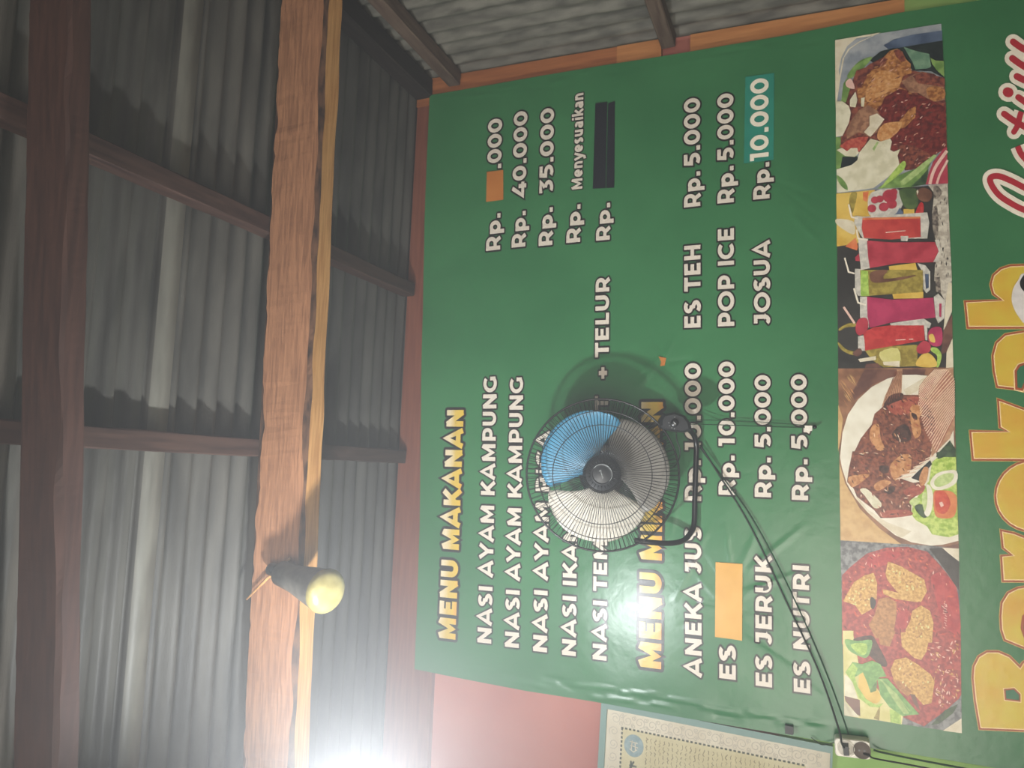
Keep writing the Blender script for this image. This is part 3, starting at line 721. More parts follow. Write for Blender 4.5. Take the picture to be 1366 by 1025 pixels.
f('p_fig', R2([(120, 450), (200, 390), (330, 350), (430, 350), (400, 420), (320, 520), (310, 470), (240, 470), (200, 505)]), 8.4)
f('p_bone', R2([(88, 700), (250, 650), (310, 600), (330, 520), (450, 370), (560, 400), (660, 370), (680, 400), (660, 490), (700, 510), (770, 480), (740, 550), (760, 640), (720, 700), (640, 780), (480, 900), (92, 950)]), 8.6)
f('p_celery', R2([(470, 480), (520, 400), (540, 410), (490, 500)]), 9)
f('p_leaf', R2([(90, 760), (150, 800), (200, 870), (205, 920), (150, 890), (100, 820)]), 9, 3)
f('p_leaf', R2([(520, 905), (640, 830), (760, 760), (860, 720), (1090, 640), (1060, 700), (1040, 860), (880, 890)]), 8.8)
f('p_lime', R2([(560, 900), (640, 790), (720, 690), (800, 610), (830, 640), (800, 710), (700, 800)]), 9.2, 3)
f('p_leafdark', R2([(880, 885), (980, 790), (1070, 690), (1050, 860)]), 9)
f('p_celery', R2([(770, 830), (850, 760), (1000, 640), (1130, 540), (1160, 550), (1120, 600), (960, 750), (820, 860), (780, 870)]), 9.6)
f('p_rose', R2([(1040, 862), (1070, 750), (1120, 620), (1230, 480), (1268, 460), (1280, 850)]), 9)
line(mb, 'p_rosepale', R2([(1085, 858), (1110, 760), (1160, 650), (1268, 500)]), 4.2, L0+9.6, 3); line(mb, 'p_rosepale', R2([(1160, 855), (1190, 760), (1276, 600)]), 3, L0+9.6, 3)
specks(mb, ['p_pinkshine', 'p_amber'], meat, 40, 7, 1.3, -35, 20, L0+7, 1); specks(mb, ['p_roast'], meat, 40, 9, 1.2, -40, 15, L0+6.8, 2)
specks(mb, ['p_pinkshine', 'p_rosepale'], red, 34, 5, 1.4, -35, 40, L0+8.1, 3); specks(mb, ['p_roast', 'p_fishdark'], red, 30, 8, 1.6, -40, 40, L0+7.8, 4)
PIC = ['printed picture of glazed roast meat with greens', 'printed picture of tall glasses of red and green juice', 'printed picture of a fried fish on a white plate', 'printed picture of tempeh in red chilli sauce']
mb.build('food_picture', BAN)['label'] = PIC[0]
# 2: juices
mb = MB()
f('p_char', [(1116, 258), (1264.5, 246), (1271.4, 490.5), (1118, 492)], 0)
f('p_yellow', R3([(80, 105), (470, 66), (430, 330), (280, 360), (330, 600), (86, 640)]), 1)
f('p_cream', R3([(84, 360), (240, 380), (270, 440), (250, 520), (90, 420)]), 1.4, 3); f('p_olive', R3([(230, 100), (290, 100), (260, 260), (240, 300), (210, 200)]), 1.5, 3)
f('p_orange', R3([(350, 90), (410, 80), (390, 190), (350, 170)]), 1.5)
f('p_bark', R3([(1010, 20), (1205, 5), (1250, 990), (1070, 990), (1090, 600), (1050, 300), (1070, 100)]), 1)
f('p_bark', R4([(1070, -20), (1245, -20), (1250, 350), (1170, 540), (1180, 240), (1130, 150)]), 1)
f('p_cream', R4([(1215, 60), (1248, 60), (1250, 340), (1165, 540), (1190, 220)]), 1.8)
f('p_tabledark', R4([(1165, 540), (1252, 380), (1256, 640), (1200, 760), (1140, 780)]), 1.8); f('p_cream', R4([(1195, 760), (1256, 620), (1264, 915), (1190, 920)]), 1.8)
f('p_barkdark', R3([(1060, 260), (1100, 240), (1110, 480), (1080, 560), (1050, 400)]), 2, 3); f('p_barkdark', R3([(1060, 40), (1110, 30), (1150, 100), (1080, 160)]), 2, 3)
f('p_barkdark', R4([(1080, 0), (1130, 0), (1140, 160), (1090, 150)]), 2)
f('p_glass', R3([(440, 90), (700, 60), (760, 200), (640, 330), (440, 340), (400, 240)]), 2.4, 3)
for (x, y, r) in [(620, 130, 75), (470, 170, 40), (520, 160, 40), (440, 255, 45), (560, 240, 50), (640, 210, 55), (660, 90, 40)]:
    f('p_berry', R3([(x+r*math.cos(k*math.pi/7), y+r*0.9*math.sin(k*math.pi/7)) for k in range(14)]), 3+0.1*(x % 5))
f('p_glass', R3([(460, 330), (620, 310), (700, 240), (730, 190), (740, 210), (690, 300), (620, 350), (460, 350)]), 3.8)
f('p_slate', R3([(640, 340), (720, 250), (760, 300), (740, 345)]), 2.6)
f('p_greenjar', R3([(715, 80), (760, 50), (880, 55), (910, 120), (900, 230), (840, 265), (770, 240), (730, 150)]), 3, 3)
f('p_brownball', R3([(890, 90), (950, 45), (1030, 70), (1050, 130), (1010, 185), (940, 180), (900, 140)]), 3.4, 3); f('p_cream', R3([(890, 80), (905, 65), (912, 90), (900, 120)]), 3.8)
f('p_yellow', R3([(760, 260), (870, 260), (870, 335), (760, 340)]), 2.8); f('p_red', R3([(935, 190), (965, 230), (950, 330), (880, 335), (890, 270)]), 3.6, 3)
# glasses
f('p_glass', R3([(270, 330), (360, 340), (1000, 295), (1020, 400), (1000, 560), (930, 560), (350, 560), (300, 480), (260, 400)]), 4)
f('p_juice', R3([(345, 350), (930, 338), (935, 545), (640, 570), (360, 555), (335, 450)]), 4.5); f('p_orange', R3([(345, 352), (930, 338), (930, 356), (350, 372)]), 4.8)
f('p_glass', R3([(300, 560), (380, 560), (420, 600), (420, 860), (330, 880), (310, 700)]), 5); f('p_berry', R3([(390, 580), (640, 600), (1075, 595), (1120, 690), (1080, 800), (700, 810), (420, 860), (400, 740)]), 5.4)
f('p_glass', R3([(1075, 575), (1120, 570), (1135, 690), (1110, 790), (1060, 800), (1115, 690)]), 5.6)
f('p_glass', R3([(730, 535), (810, 535), (800, 585), (735, 585)]), 4.9)
f('p_orange', R3([(170, 640), (275, 550), (300, 640), (290, 680)]), 3); f('p_berry', R3([(270, 750), (330, 690), (330, 790), (275, 785)]), 3)
f('p_yellow', R3([(610, 840), (880, 805), (900, 880), (620, 890)]), 3)
f('p_glass', R3([(900, 810), (980, 830), (1020, 880), (1030, 990), (960, 990), (950, 900)]), 4)
f('p_glass', R4([(960, -60), (1030, -60), (1030, 130), (990, 165), (960, 120)]), 4); f('p_slate', R4([(975, -30), (1015, -30), (1015, 110), (985, 120)]), 4.3)
f('p_glass', R3([(268, 865), (340, 870), (340, 1000), (270, 1000)]), 4); f('p_glass', R4([(268, -60), (340, -60), (340, 190), (300, 190), (270, 140)]), 4)
f('p_olive', R3([(330, 880), (480, 880), (860, 905), (955, 910), (955, 1100), (400, 1140), (330, 1000)]), 4.5); f('p_lime', R3([(330, 880), (400, 890), (410, 1135), (325, 1135)]), 4.8)
f('p_olive', R4([(320, -70), (955, -70), (960, 60), (880, 110), (560, 160), (400, 195), (330, 195)]), 4.6); f('p_brownball', R4([(430, -50), (600, -70), (560, 20), (880, -20), (780, 20), (520, 60), (430, 40)]), 4.9, 3)
f('p_lime', R4([(325, -10), (400, 0), (410, 190), (330, 195)]), 4.9)
f('p_yellow', R4([(640, 150), (870, 130), (960, 150), (960, 215), (660, 220)]), 3)
f('p_glass', R4([(320, 200), (395, 200), (410, 510), (350, 530), (320, 400)]), 5)
f('p_magenta', R4([(390, 200), (640, 230), (1060, 210), (1085, 410), (640, 460), (420, 515), (395, 400)]), 5.4)
f('p_glass', R4([(1065, 200), (1110, 170), (1180, 240), (1170, 420), (1110, 470), (1085, 410)]), 5); f('p_magenta', R4([(1120, 270), (1145, 270), (1140, 410), (1120, 400)]), 5.6)
f('p_glass', R4([(620, 470), (960, 420), (1040, 470), (1020, 520), (960, 500), (640, 500)]), 5.2)
f('p_berry', R4([(275, 500), (310, 425), (390, 420), (400, 520), (330, 590), (285, 570)]), 6, 3)
f('p_red', R4([(350, 560), (460, 510), (620, 490), (965, 490), (975, 640), (640, 700), (370, 745), (365, 640)]), 5.6); f('p_juice', R4([(370, 640), (560, 620), (560, 700), (380, 740)]), 5.9)
f('p_glass', R4([(300, 600), (365, 590), (375, 745), (330, 750), (300, 720)]), 5.2); f('p_glass', R4([(965, 490), (1000, 490), (1000, 640), (980, 640)]), 5.2)
f('p_tabledark', R4([(245, 770), (320, 720), (340, 770), (290, 805)]), 6, 3)
f('p_olive', R4([(110, 520), (200, 470), (280, 470), (270, 500), (180, 510), (115, 545)]), 2, 3); f('p_olive', R4([(100, 660), (180, 730), (270, 760), (250, 790), (150, 750), (105, 700)]), 2, 3)
f('p_olive', R4([(370, 745), (640, 700), (900, 685), (900, 900), (560, 915), (440, 840)]), 2.4); f('p_paleyel', R4([(520, 760), (700, 720), (720, 880), (560, 860)]), 2.8, 3); f('p_cream', R4([(300, 830), (480, 800), (480, 840), (320, 860)]), 2.8); f('p_cream', R4([(550, 860), (720, 850), (720, 910), (560, 890)]), 3)
f('p_magenta', R4([(1010, 560), (1060, 510), (1145, 520), (1145, 680), (1060, 700), (1010, 640)]), 3.4, 3); f('p_yellow', R4([(1015, 590), (1060, 580), (1080, 660), (1030, 650)]), 3.8, 3)
f('p_berry', R4([(890, 720), (960, 645), (1030, 680), (1020, 760), (920, 775)]), 4, 3); f('p_lime', R4([(1040, 715), (1100, 720), (1145, 790), (1120, 900), (1090, 905), (1100, 800), (1040, 750)]), 3.6, 3)
f('p_yellow', R4([(890, 900), (920, 810), (1000, 765), (1080, 830), (1085, 910)]), 3.9, 3); f('p_tabledark', R4([(380, 880), (500, 870), (540, 918), (370, 918)]), 2.6)
for pts in ([(205, 215), (235, 345), (300, 358)], [(285, 470), (300, 560), (400, 575)], [(165, 755), (205, 900), (265, 915)]): line(mb, 'pale', R3(pts), 2.2, L0+6.6)
line(mb, 'pale', R4([(258, 115), (300, 260), (380, 285)]), 2.4, L0+6.6); line(mb, 'p_rosepale', R4([(155, 305), (265, 470)]), 3, L0+6.6)
for pts in ([(580, 500), (780, 482)],): line(mb, 'pale', R3(pts), 0.8, L0+6.6)
line(mb, 'pale', R4([(680, 640), (780, 634)]), 0.9, L0+6.6); line(mb, 'pale', R4([(815, 632), (858, 630)]), 0.9, L0+6.6)
specks(mb, ['p_barkdark', 'p_char'], R3([(1060, 30), (1200, 20), (1240, 980), (1075, 980)]), 34, 6, 1.4, 88, 20, L0+2.6, 5)
mb.build('food_picture', BAN)['label'] = PIC[1]
# 3: fried fish
mb = MB()
f('p_table', [(1118, 492), (1271.4, 490.5), (1279, 731), (1121, 720)], 0)
f('p_straw', R6([(75, 100), (130, 300), (280, 560), (480, 760), (700, 920), (86, 880)]), 1); f('p_straw', R5([(62, 420), (110, 560), (80, 800), (60, 900)]), 1)
f('p_tabledark', R5([(330, 60), (950, 60), (930, 120), (600, 140), (400, 220), (230, 380), (200, 300)]), 1)
ex, ey, erx, ery = 1222, 606, 100.5, 121
pl = [(1110+115/7.589+0, 0)]
plate = R5([(1225, 640), (1000, 130), (850, 115), (700, 118), (560, 155), (400, 240), (260, 370), (160, 520), (105, 700), (80, 949)]) + R6([(100, 150), (150, 310), (240, 460), (360, 600), (500, 720), (640, 830), (800, 900), (1000, 935), (1120, 925), (1278, 885), (1255, 300)])
f('p_plate', plate, 2)
f('p_cream', R5([(720, 270), (870, 180), (960, 130), (1000, 130), (900, 260), (760, 330)]), 2.4)
f('p_cream', R6([(250, 430), (360, 570), (560, 700), (800, 790), (700, 860), (500, 720), (360, 600), (240, 460)]), 2.4)
fish = R5([(480, 470), (560, 390), (700, 320), (860, 320), (960, 330), (1010, 450), (1050, 620), (1020, 800), (980, 949), (200, 949), (290, 760), (400, 620), (430, 510)]) 
fish2 = R6([(205, -20), (1010, -20), (980, 60), (800, 170), (680, 250), (820, 300), (880, 290), (910, 340), (860, 420), (800, 470), (800, 630), (560, 655), (490, 655), (420, 570), (250, 440), (220, 360), (150, 290), (170, 150), (190, 60)])
f('p_fish', fish, 4); f('p_fish', fish2, 4)
finp = R5([(870, 330), (880, 230), (960, 130), (1040, 62), (1225, 45), (1240, 640), (1190, 760), (1080, 870), (1000, 949), (1010, 800), (1050, 600), (980, 440)])
f('p_fin', finp, 4.6)
f('p_fishred', R5([(870, 330), (960, 200), (1060, 120), (1000, 260), (930, 350)]), 4.8)
tail = R5([(500, 440), (540, 320), (600, 190), (660, 100), (650, 60), (710, 50), (705, 200), (700, 330), (600, 400)])
f('p_fin', tail, 4.4)
for k in range(26):
    t = k/25
    a = (880+t*170-60*math.sin(t*3.1), 250+t*640); e = (1040+200*min(1, t*2.2), 62+max(0, t-0.3)*640)
    line(mb, 'p_finline', R5([a, ((a[0]+e[0])/2, (a[1]+e[1])/2-8), e]), 1.0, L0+5.4)
    line(mb, 'p_fishred', R5([(a[0]+6, a[1]+14), (e[0], e[1]+18)]), 1.0, L0+5.2)
for k in range(7): line(mb, 'p_fish', R5([(520+k*26, 430-k*14), (640+k*10, 80)]), 0.7, L0+5.2)
f('p_fishdark', R5([(520, 440), (580, 330), (700, 300), (720, 350), (640, 420), (540, 470)]), 5, 3)
f('p_fishred', R5([(560, 440), (700, 370), (860, 340), (940, 420), (800, 500), (640, 520)]), 5, 3)
f('p_fishgold', R5([(790, 450), (860, 420), (920, 470), (880, 560), (900, 700), (840, 760), (800, 640)]), 5.2, 3)
f('p_fishdark', R5([(700, 620), (770, 640), (800, 760), (700, 800), (600, 720)]), 5.2, 3); f('p_fishdark', R5([(800, 500), (850, 520), (860, 570), (820, 560)]), 5.6, 3)
f('p_fishgold', R5([(400, 640), (470, 620), (490, 760), (530, 860), (460, 880), (380, 760)]), 5.2, 3)
f('p_fishgold', R6([(600, 100), (720, 10), (800, 40), (780, 200), (700, 220), (640, 280), (590, 200)]), 5.2, 3)
f('p_fishgold', R6([(160, 250), (240, 220), (380, 215), (300, 290), (240, 330), (190, 340)]), 5.2, 3)
f('p_fishgold', R6([(420, 330), (500, 270), (600, 290), (540, 340), (460, 380)]), 5.2, 3)
f('p_fishdark', R6([(520, 380), (600, 330), (640, 360), (590, 410)]), 5.4, 3); f('p_fishdark', R6([(480, 130), (570, 130), (560, 200), (490, 190)]), 5.4, 3)
f('p_bone', R6([(280, 370), (340, 355), (420, 420), (495, 500), (490, 545), (430, 555), (380, 500), (330, 430)]), 5.6, 3)
f('p_fishred', R6([(500, 590), (700, 570), (800, 590), (790, 630), (520, 655)]), 5.4, 3); f('p_fishred', R6([(720, 380), (860, 310), (940, 330), (900, 410), (780, 440)]), 5.2, 3)
f('p_fishgold', R6([(880, 250), (930, 140), (975, 160), (950, 290), (900, 330)]), 5.4, 3)
f('p_night', R6([(800, 250), (860, 190), (990, 70), (1010, 110), (960, 170), (880, 280)]), 4.8)
for k in range(6): line(mb, 'p_finline', R6([(640+k*60, 262-k*40), (800+k*46, 232-k*42)]), 1.3, L0+5.8)
f('p_leafdark', R5([(1060, 920), (1190, 780), (1250, 870), (1250, 949), (1050, 949)]), 4.2)
f('p_lettuce', R6([(1010, 90), (1090, 20), (1250, -30), (1262, 420), (1276, 820), (1180, 850), (1010, 820), (960, 740), (850, 680), (800, 620), (820, 500), (980, 280)]), 4)
f('p_leafdark', R6([(1050, -10), (1220, -30), (1180, 20), (1070, 60)]), 4.5); f('p_leafdark', R6([(830, 540), (920, 520), (960, 640), (900, 640)]), 4.4, 3)
f('p_plate', R6([(990, 300), (1050, 210), (1160, 175), (1258, 180), (1258, 290), (1160, 355), (1040, 370)]), 5, 3); f('p_cuke', R6([(1030, 290), (1080, 230), (1170, 200), (1235, 215), (1200, 290), (1110, 335), (1050, 335)]), 5.4, 3)
f('p_plate', R6([(950, 320), (990, 330), (1020, 420), (1010, 560), (970, 640), (930, 600), (960, 500), (960, 400)]), 5.2, 3); f('p_cuke', R6([(910, 420), (950, 400), (960, 500), (935, 590), (910, 500)]), 5.2, 3)
f('p_cuke', R6([(780, 490), (830, 450), (890, 460), (870, 510), (810, 530)]), 5, 3)
f('p_tomatoskin', R6([(1025, 400), (1080, 375), (1200, 385), (1260, 450), (1250, 600), (1200, 655), (1070, 650), (1030, 580)]), 5.4, 3); f('p_tomato', R6([(1040, 400), (1120, 380), (1170, 430), (1195, 520), (1140, 610), (1060, 590), (1040, 500)]), 5.8, 3); f('p_rosepale', R6([(1080, 500), (1110, 490), (1130, 530), (1100, 545)]), 6.2)
specks(mb, ['p_fishgold', 'p_finline', 'p_fishred'], fish, 60, 6, 1.4, 45, 40, L0+5.8, 6); specks(mb, ['p_fishdark'], fish, 50, 8, 1.4, 50, 25, L0+5.6, 7)
specks(mb, ['p_fishgold', 'p_finline', 'p_fishred'], fish2, 60, 6, 1.5, 30, 60, L0+6, 8); specks(mb, ['p_fishdark'], fish2, 40, 7, 1.5, 40, 50, L0+5.9, 9)
specks(mb, ['p_straw', 'p_fishgold'], R5([(70, 80), (300, 70), (230, 360), (110, 560), (66, 500)]), 22, 18, 0.9, 55, 4, L0+1.4, 10)
mb.build('food_picture', BAN)['label'] = PIC[2]
# 4: tempeh in sauce
mb = MB()
f('p_stone', [(1121, 720), (1279, 731), (1283, 978), (1126, 955)], 0)
sauce = R7([(100, 400), (190, 310), (350, 180), (550, 120), (760, 110), (960, 160), (1060, 260), (1160, 380), (1260, 520), (1285, 700), (1300, 1100), (100, 1100)])
sauce2 = R8([(105, -20), (1255, -20), (1260, 600), (1200, 700), (950, 900), (900, 910), (600, 780), (105, 200)])
f('p_sauce', sauce, 1); f('p_sauce', sauce2, 1)
f('p_saucehot', R7([(1000, 420), (1120, 380), (1250, 520), (1285, 720), (1290, 1000), (1130, 900), (1050, 640)]), 1.6, 3); f('p_saucehot', R7([(360, 220), (560, 150), (700, 190), (520, 300), (380, 320)]), 1.6, 3)
f('p_saucehot', R7([(660, 800), (760, 740), (760, 900), (680, 960)]), 1.6, 3)
f('p_char', R7([(980, 130), (1120, 120), (1285, 260), (1285, 560), (1180, 400), (1080, 260)]), 1.4); f('p_cream', R7([(1110, 118), (1282, 130), (1284, 260), (1180, 180)]), 1.8)
f('p_tabledark', R7([(1110, 118), (1280, 80), (1282, 130)]), 2)
f('p_tempe', R7([(110, 660), (220, 470), (330, 400), (420, 375), (455, 480), (450, 640), (400, 640), (400, 740), (300, 800), (230, 700)]), 2.4)
f('p_tempe', R7([(565, 260), (700, 310), (820, 380), (930, 440), (960, 560), (900, 670), (800, 660), (650, 560), (560, 450), (540, 380)]), 2.4); f('p_tempe', R7([(510, 540), (600, 560), (760, 600), (900, 650), (860, 672), (640, 640), (520, 590)]), 2.4)
f('p_tempedark', R7([(470, 640), (560, 620), (650, 670), (650, 800), (620, 1000), (440, 1040), (370, 900), (430, 800)]), 2.4); f('p_tempedark', R8([(440, -20), (620, -20), (560, 130), (470, 110)]), 2.4)
f('p_tempe', R7([(810, 760), (900, 705), (990, 760), (1025, 880), (1010, 1080), (780, 1080), (740, 960), (790, 860)]), 2.4); f('p_tempe', R8([(670, -10), (960, -10), (920, 180), (870, 260), (800, 240), (680, 130)]), 2.4)
f('p_tempe', R8([(570, 350), (610, 260), (720, 235), (830, 300), (960, 400), (1000, 470), (970, 680), (890, 700), (820, 620), (700, 560), (600, 450)]), 2.4)
f('p_tempedark', R8([(590, 450), (690, 470), (780, 570), (740, 620), (660, 560)]), 2.8); f('p_tabledark', R8([(760, 590), (810, 600), (860, 760), (800, 690)]), 2.8)
f('p_char', R7([(385, 640), (410, 620), (445, 670), (420, 740), (390, 720)]), 3, 3)
f('p_fishdark', R8([(200, 60), (380, 20), (440, 100), (540, 300), (480, 320), (400, 250), (250, 120)]), 1.8, 3)
f('p_stone', R8([(880, 920), (1100, 760), (1258, 620), (1262, 840), (1100, 940)]), 2); f('p_leafdark', R8([(960, 900), (1100, 750), (1230, 690), (1180, 780), (1050, 880)]), 2.4); f('p_cream', R8([(1080, 950), (1262, 830), (1266, 975)]), 2.6)
f('p_paleyel', R8([(105, -20), (200, -20), (260, 300), (560, 700), (700, 760), (680, 890), (460, 850), (280, 830), (118, 800)]), 1.6); f('p_paleyel', R7([(108, 960), (215, 960), (215, 1100), (108, 1100)]), 1.8)
f('p_tabledark', R8([(120, 610), (270, 650), (275, 810), (240, 790), (130, 660)]), 2.2); f('p_bone', R8([(118, 660), (270, 820), (118, 800)]), 2.4); f('p_bone', R8([(120, 400), (190, 450), (250, 640), (120, 610)]), 2.4)
f('p_yellow', R8([(270, 380), (340, 420), (470, 600), (440, 680), (320, 660), (260, 540)]), 2.6, 3); f('p_lime', R8([(560, 740), (670, 760), (672, 885), (570, 870)]), 2.6); f('p_olive', R8([(405, 830), (470, 700), (460, 850)]), 2.5)
f('p_basil', R8([(125, 60), (250, 75), (385, 65), (375, 170), (330, 240), (250, 215), (160, 160)]), 3.4, 3); f('p_lime', R8([(180, 110), (330, 100), (330, 200), (260, 200)]), 3.8, 3)
f('p_basil', R8([(130, 380), (200, 280), (290, 300), (390, 265), (470, 300), (530, 420), (460, 430), (430, 470), (370, 560), (340, 470), (300, 380), (200, 440)]), 3.6)
f('p_basildark', R8([(350, 460), (440, 470), (430, 560), (375, 580)]), 3.4)
f('p_lime', R8([(130, 380), (200, 290), (250, 340), (220, 420), (250, 520), (330, 640), (430, 700), (500, 680), (460, 725), (370, 715), (260, 630), (200, 480)]), 4)
f('p_basil', R8([(440, 440), (540, 440), (680, 600), (850, 790), (740, 800), (690, 810), (560, 720), (470, 600)]), 4); f('p_celery', R8([(470, 440), (640, 600), (750, 780), (700, 790), (600, 650)]), 4.4)
line(mb, 'p_celery', R8([(465, 450), (620, 590), (760, 760)]), 0.9, L0+5)
specks(mb, ['p_rosepale', 'p_pinkshine', 'p_orange'], sauce, 60, 5, 1.6, 60, 60, L0+2, 11); specks(mb, ['p_tomato', 'p_deepred'], sauce, 50, 8, 2.4, 50, 60, L0+1.9, 12)
specks(mb, ['p_rosepale', 'p_pinkshine', 'p_tempe'], R8([(900, 100), (1255, 20), (1258, 600), (1150, 720), (1000, 800), (1000, 500)]), 80, 6, 2, 60, 60, L0+2.1, 13)
for i, pg in enumerate([R7([(140, 640), (330, 420), (430, 400), (440, 600), (300, 780)]), R7([(560, 300), (900, 440), (940, 600), (820, 640), (560, 440)]), R7([(800, 780), (980, 780), (1010, 1060), (780, 1060)]), R8([(600, 280), (760, 260), (980, 460), (950, 660), (700, 540)])]):
    specks(mb, ['p_paleyel', 'p_tempedark', 'p_tempedark'], pg, 34, 4, 2.4, 30, 90, L0+3, 20+i)
for k in range(12): line(mb, 'p_rosepale', R7([(1130+random.uniform(-14, 14), 660+k*24), (1150+random.uniform(-14, 14), 672+k*24)]), 0.8, L0+3.4)
mb.build('food_picture', BAN)['label'] = PIC[3]

# ------------------------------------------------ tape and stickers on the banner
pm('tape_black', (12, 16, 26), (18, 22, 32), 30); pm('tape_orange', (176, 108, 46), (186, 118, 54), 12); pm('tape_gold', (206, 150, 56), (214, 162, 70), 12); pm('tape_teal', (26, 122, 104), (34, 132, 112), 12)
def patch(name, m, pts, label, layer=6.5):
    mb = MB(); flat(mb, m, pts, layer); o = mb.build(name, BAN); o['label'] = label
    sd = o.modifiers.new('thick', 'SOLIDIFY'); sd.thickness = 0.0006; return o
patch('tape_strip', 'tape_black', [(794.4, 138.5), (810.3, 136.3), (808, 251.3), (791, 252)], 'wide black tape strip covering a price')
patch('tape_strip', 'tape_black', [(811.3, 138.5), (820.4, 135.3), (819.6, 250.8), (808.8, 251.2)], 'narrow black tape strip covering a price')
patch('paper_patch', 'tape_orange', [(650, 230), (672, 227.5), (672, 267), (649, 270)], 'small brownish orange patch in front of the first price')
patch('paper_patch', 'tape_gold', [(954.8, 750), (990.8, 752.4), (990, 855), (978, 853), (953.8, 850)], 'long golden orange patch after the word ES')
patch('price_sticker', 'tape_teal', [(994.4, 103), (1032.7, 97.8), (1032, 214), (992.5, 218.5)], 'teal sticker carrying the price 10.000', 5)
M['pale_flat'] = M['pale']
T('10.000', (1025.5, 214), (1025.5, 103), 25, 'sticker_lettering', 'pale', w=0.22, ink=None, layer=8, track=0.03)
patch('tape_scrap', 'tape_orange', [(879, 476), (889, 478), (887, 488), (881, 489), (882, 483)], 'tiny torn orange scrap')
mb = MB(); c0 = on(wp(1053, 972), 3); mb.box((c0.x-0.012, c0.y-0.02, c0.z-0.012), (c0.x+0.012, c0.y, c0.z+0.012)); 
tag(mb.build('clip', None, m=M['blackplastic']), 'tiny dark grey clip at the banner edge beside the framed sheet', 'clip')

# ------------------------------------------------ hanging floor fan
FC = at_y(803, 633, -0.235)
FN = (CAM-FC).normalized(); FR = Vector((0, 0, 1)).cross(FN).normalized()*1.0; FU = FN.cross(FR)
FR = FU.cross(FN) if FU.cross(FN).dot(RGT) > 0 else -FU.cross(FN)
K = (FC-CAM).dot(FWD)/F                       # metres per photo pixel at the fan
def fl(u, r, n=0.0): return FC + FU*u + FR*r + FN*n     # u up, r right, n towards the room
FAN = empty('fan', FC, 'black wire-caged fan with blue, white and grey blades hung before the green banner', 'fan')
def pol(rad, ang, n): return fl(rad*math.sin(ang), rad*math.cos(ang), n)
pmx = lambda n, c, **k: M.__setitem__(n, mat(n, c, None, **k))
pmx('blade_blue', (72, 148, 184), rough=0.35); pmx('blade_white', (226, 220, 206), rough=0.35); pmx('blade_grey', (140, 136, 128), rough=0.35)
R0 = 101*K
def cage(name, prof, nw, r, rings, lab=None):
    mb = MB()
    for k in range(nw):
        a = 2*math.pi*k/nw
        mb.tube([pol(rr*K, a, nn) for (rr, nn) in prof], r, 4)
    for (rr, nn, rw) in rings:
        mb.tube([pol(rr*K, 2*math.pi*k/72, nn) for k in range(72)], rw, 6, closed=True)
    o = mb.build(name, FAN, True, M['black'])
    if lab: o['label'] = lab
cage('front_guard', [(20, 0.078), (40, 0.080), (64, 0.072), (83, 0.052), (95, 0.024), (100.5, 0.004)], 110, 0.00105, [(64, 0.0735, 0.0016), (83, 0.0535, 0.0016), (101, 0.003, 0.0034)], 'front half of the black wire cage')
cage('rear_guard', [(24, -0.075), (60, -0.075), (86, -0.05), (97, -0.018), (100.5, -0.003)], 90, 0.00105, [(60, -0.076, 0.0015), (86, -0.051, 0.0015), (101, -0.004, 0.0034)], 'rear half of the black wire cage')
mb = MB(); mb.lathe(FC+FN*0.072, FN, [(0, 0.016), (8*K, 0.016), (11*K, 0.013), (12*K, 0.013), (12.6*K, 0.016), (13.6*K, 0.016), (14.2*K, 0.012), (20*K, 0.009), (22.5*K, 0.003), (23*K, -0.003), (0, -0.004)], 48)
hub = mb.build('hub_badge', FAN, True, M['blackplastic'])
mb = MB()
for k in range(24):
    a = 2*math.pi*k/24; mb.tube([pol(15.5*K, a, 0.0845), pol(20*K, a, 0.0825)], 0.0012, 5)
mb.build('hub_ribs', hub, True, M['black'])
pmx('badge_print', (176, 182, 180), rough=0.4)
mb = MB()
mb.tube([pol(12.9*K, math.radians(a), 0.0884) for a in range(-130, 60, 6)], 0.0006, 5)
for k in range(9): mb.tube([fl(-0.004-0.0015*(k % 2)+k*0.0007, -0.012+k*0.0022, 0.0884), fl(-0.001+k*0.0007, -0.0115+k*0.0022, 0.0884)], 0.00045, 4)
mb.tube([fl(0.002, 0.0075, 0.0884), fl(0.006, 0.010, 0.0884), fl(0.009, 0.008, 0.0884), fl(0.006, 0.013, 0.0884), fl(0.002, 0.012, 0.0884)], 0.0007, 4)
mb.build('badge_mark', hub, False, M['badge_print'])['label'] = 'small pale ring, script and swirl on the badge'
mb = MB(); mb.lathe(FC, FN, [(0, 0.03), (22*K, 0.028), (25*K, 0.02), (26*K, -0.02), (0, -0.022)], 36); mb.build('blade_hub', FAN, True, M['blackplastic'])
mb = MB(); mb.lathe(FC, FN, [(0, -0.118), (24*K, -0.115), (30*K, -0.105), (31*K, -0.06), (28*K, -0.05), (0, -0.048)], 36); mb.build('motor', FAN, True, M['blackplastic'])
mb = MB(); mb.tube([fl(0, 0, -0.06), fl(0, 0, -0.015)], 0.006, 10); mb.build('shaft', FAN, True, M['black'])
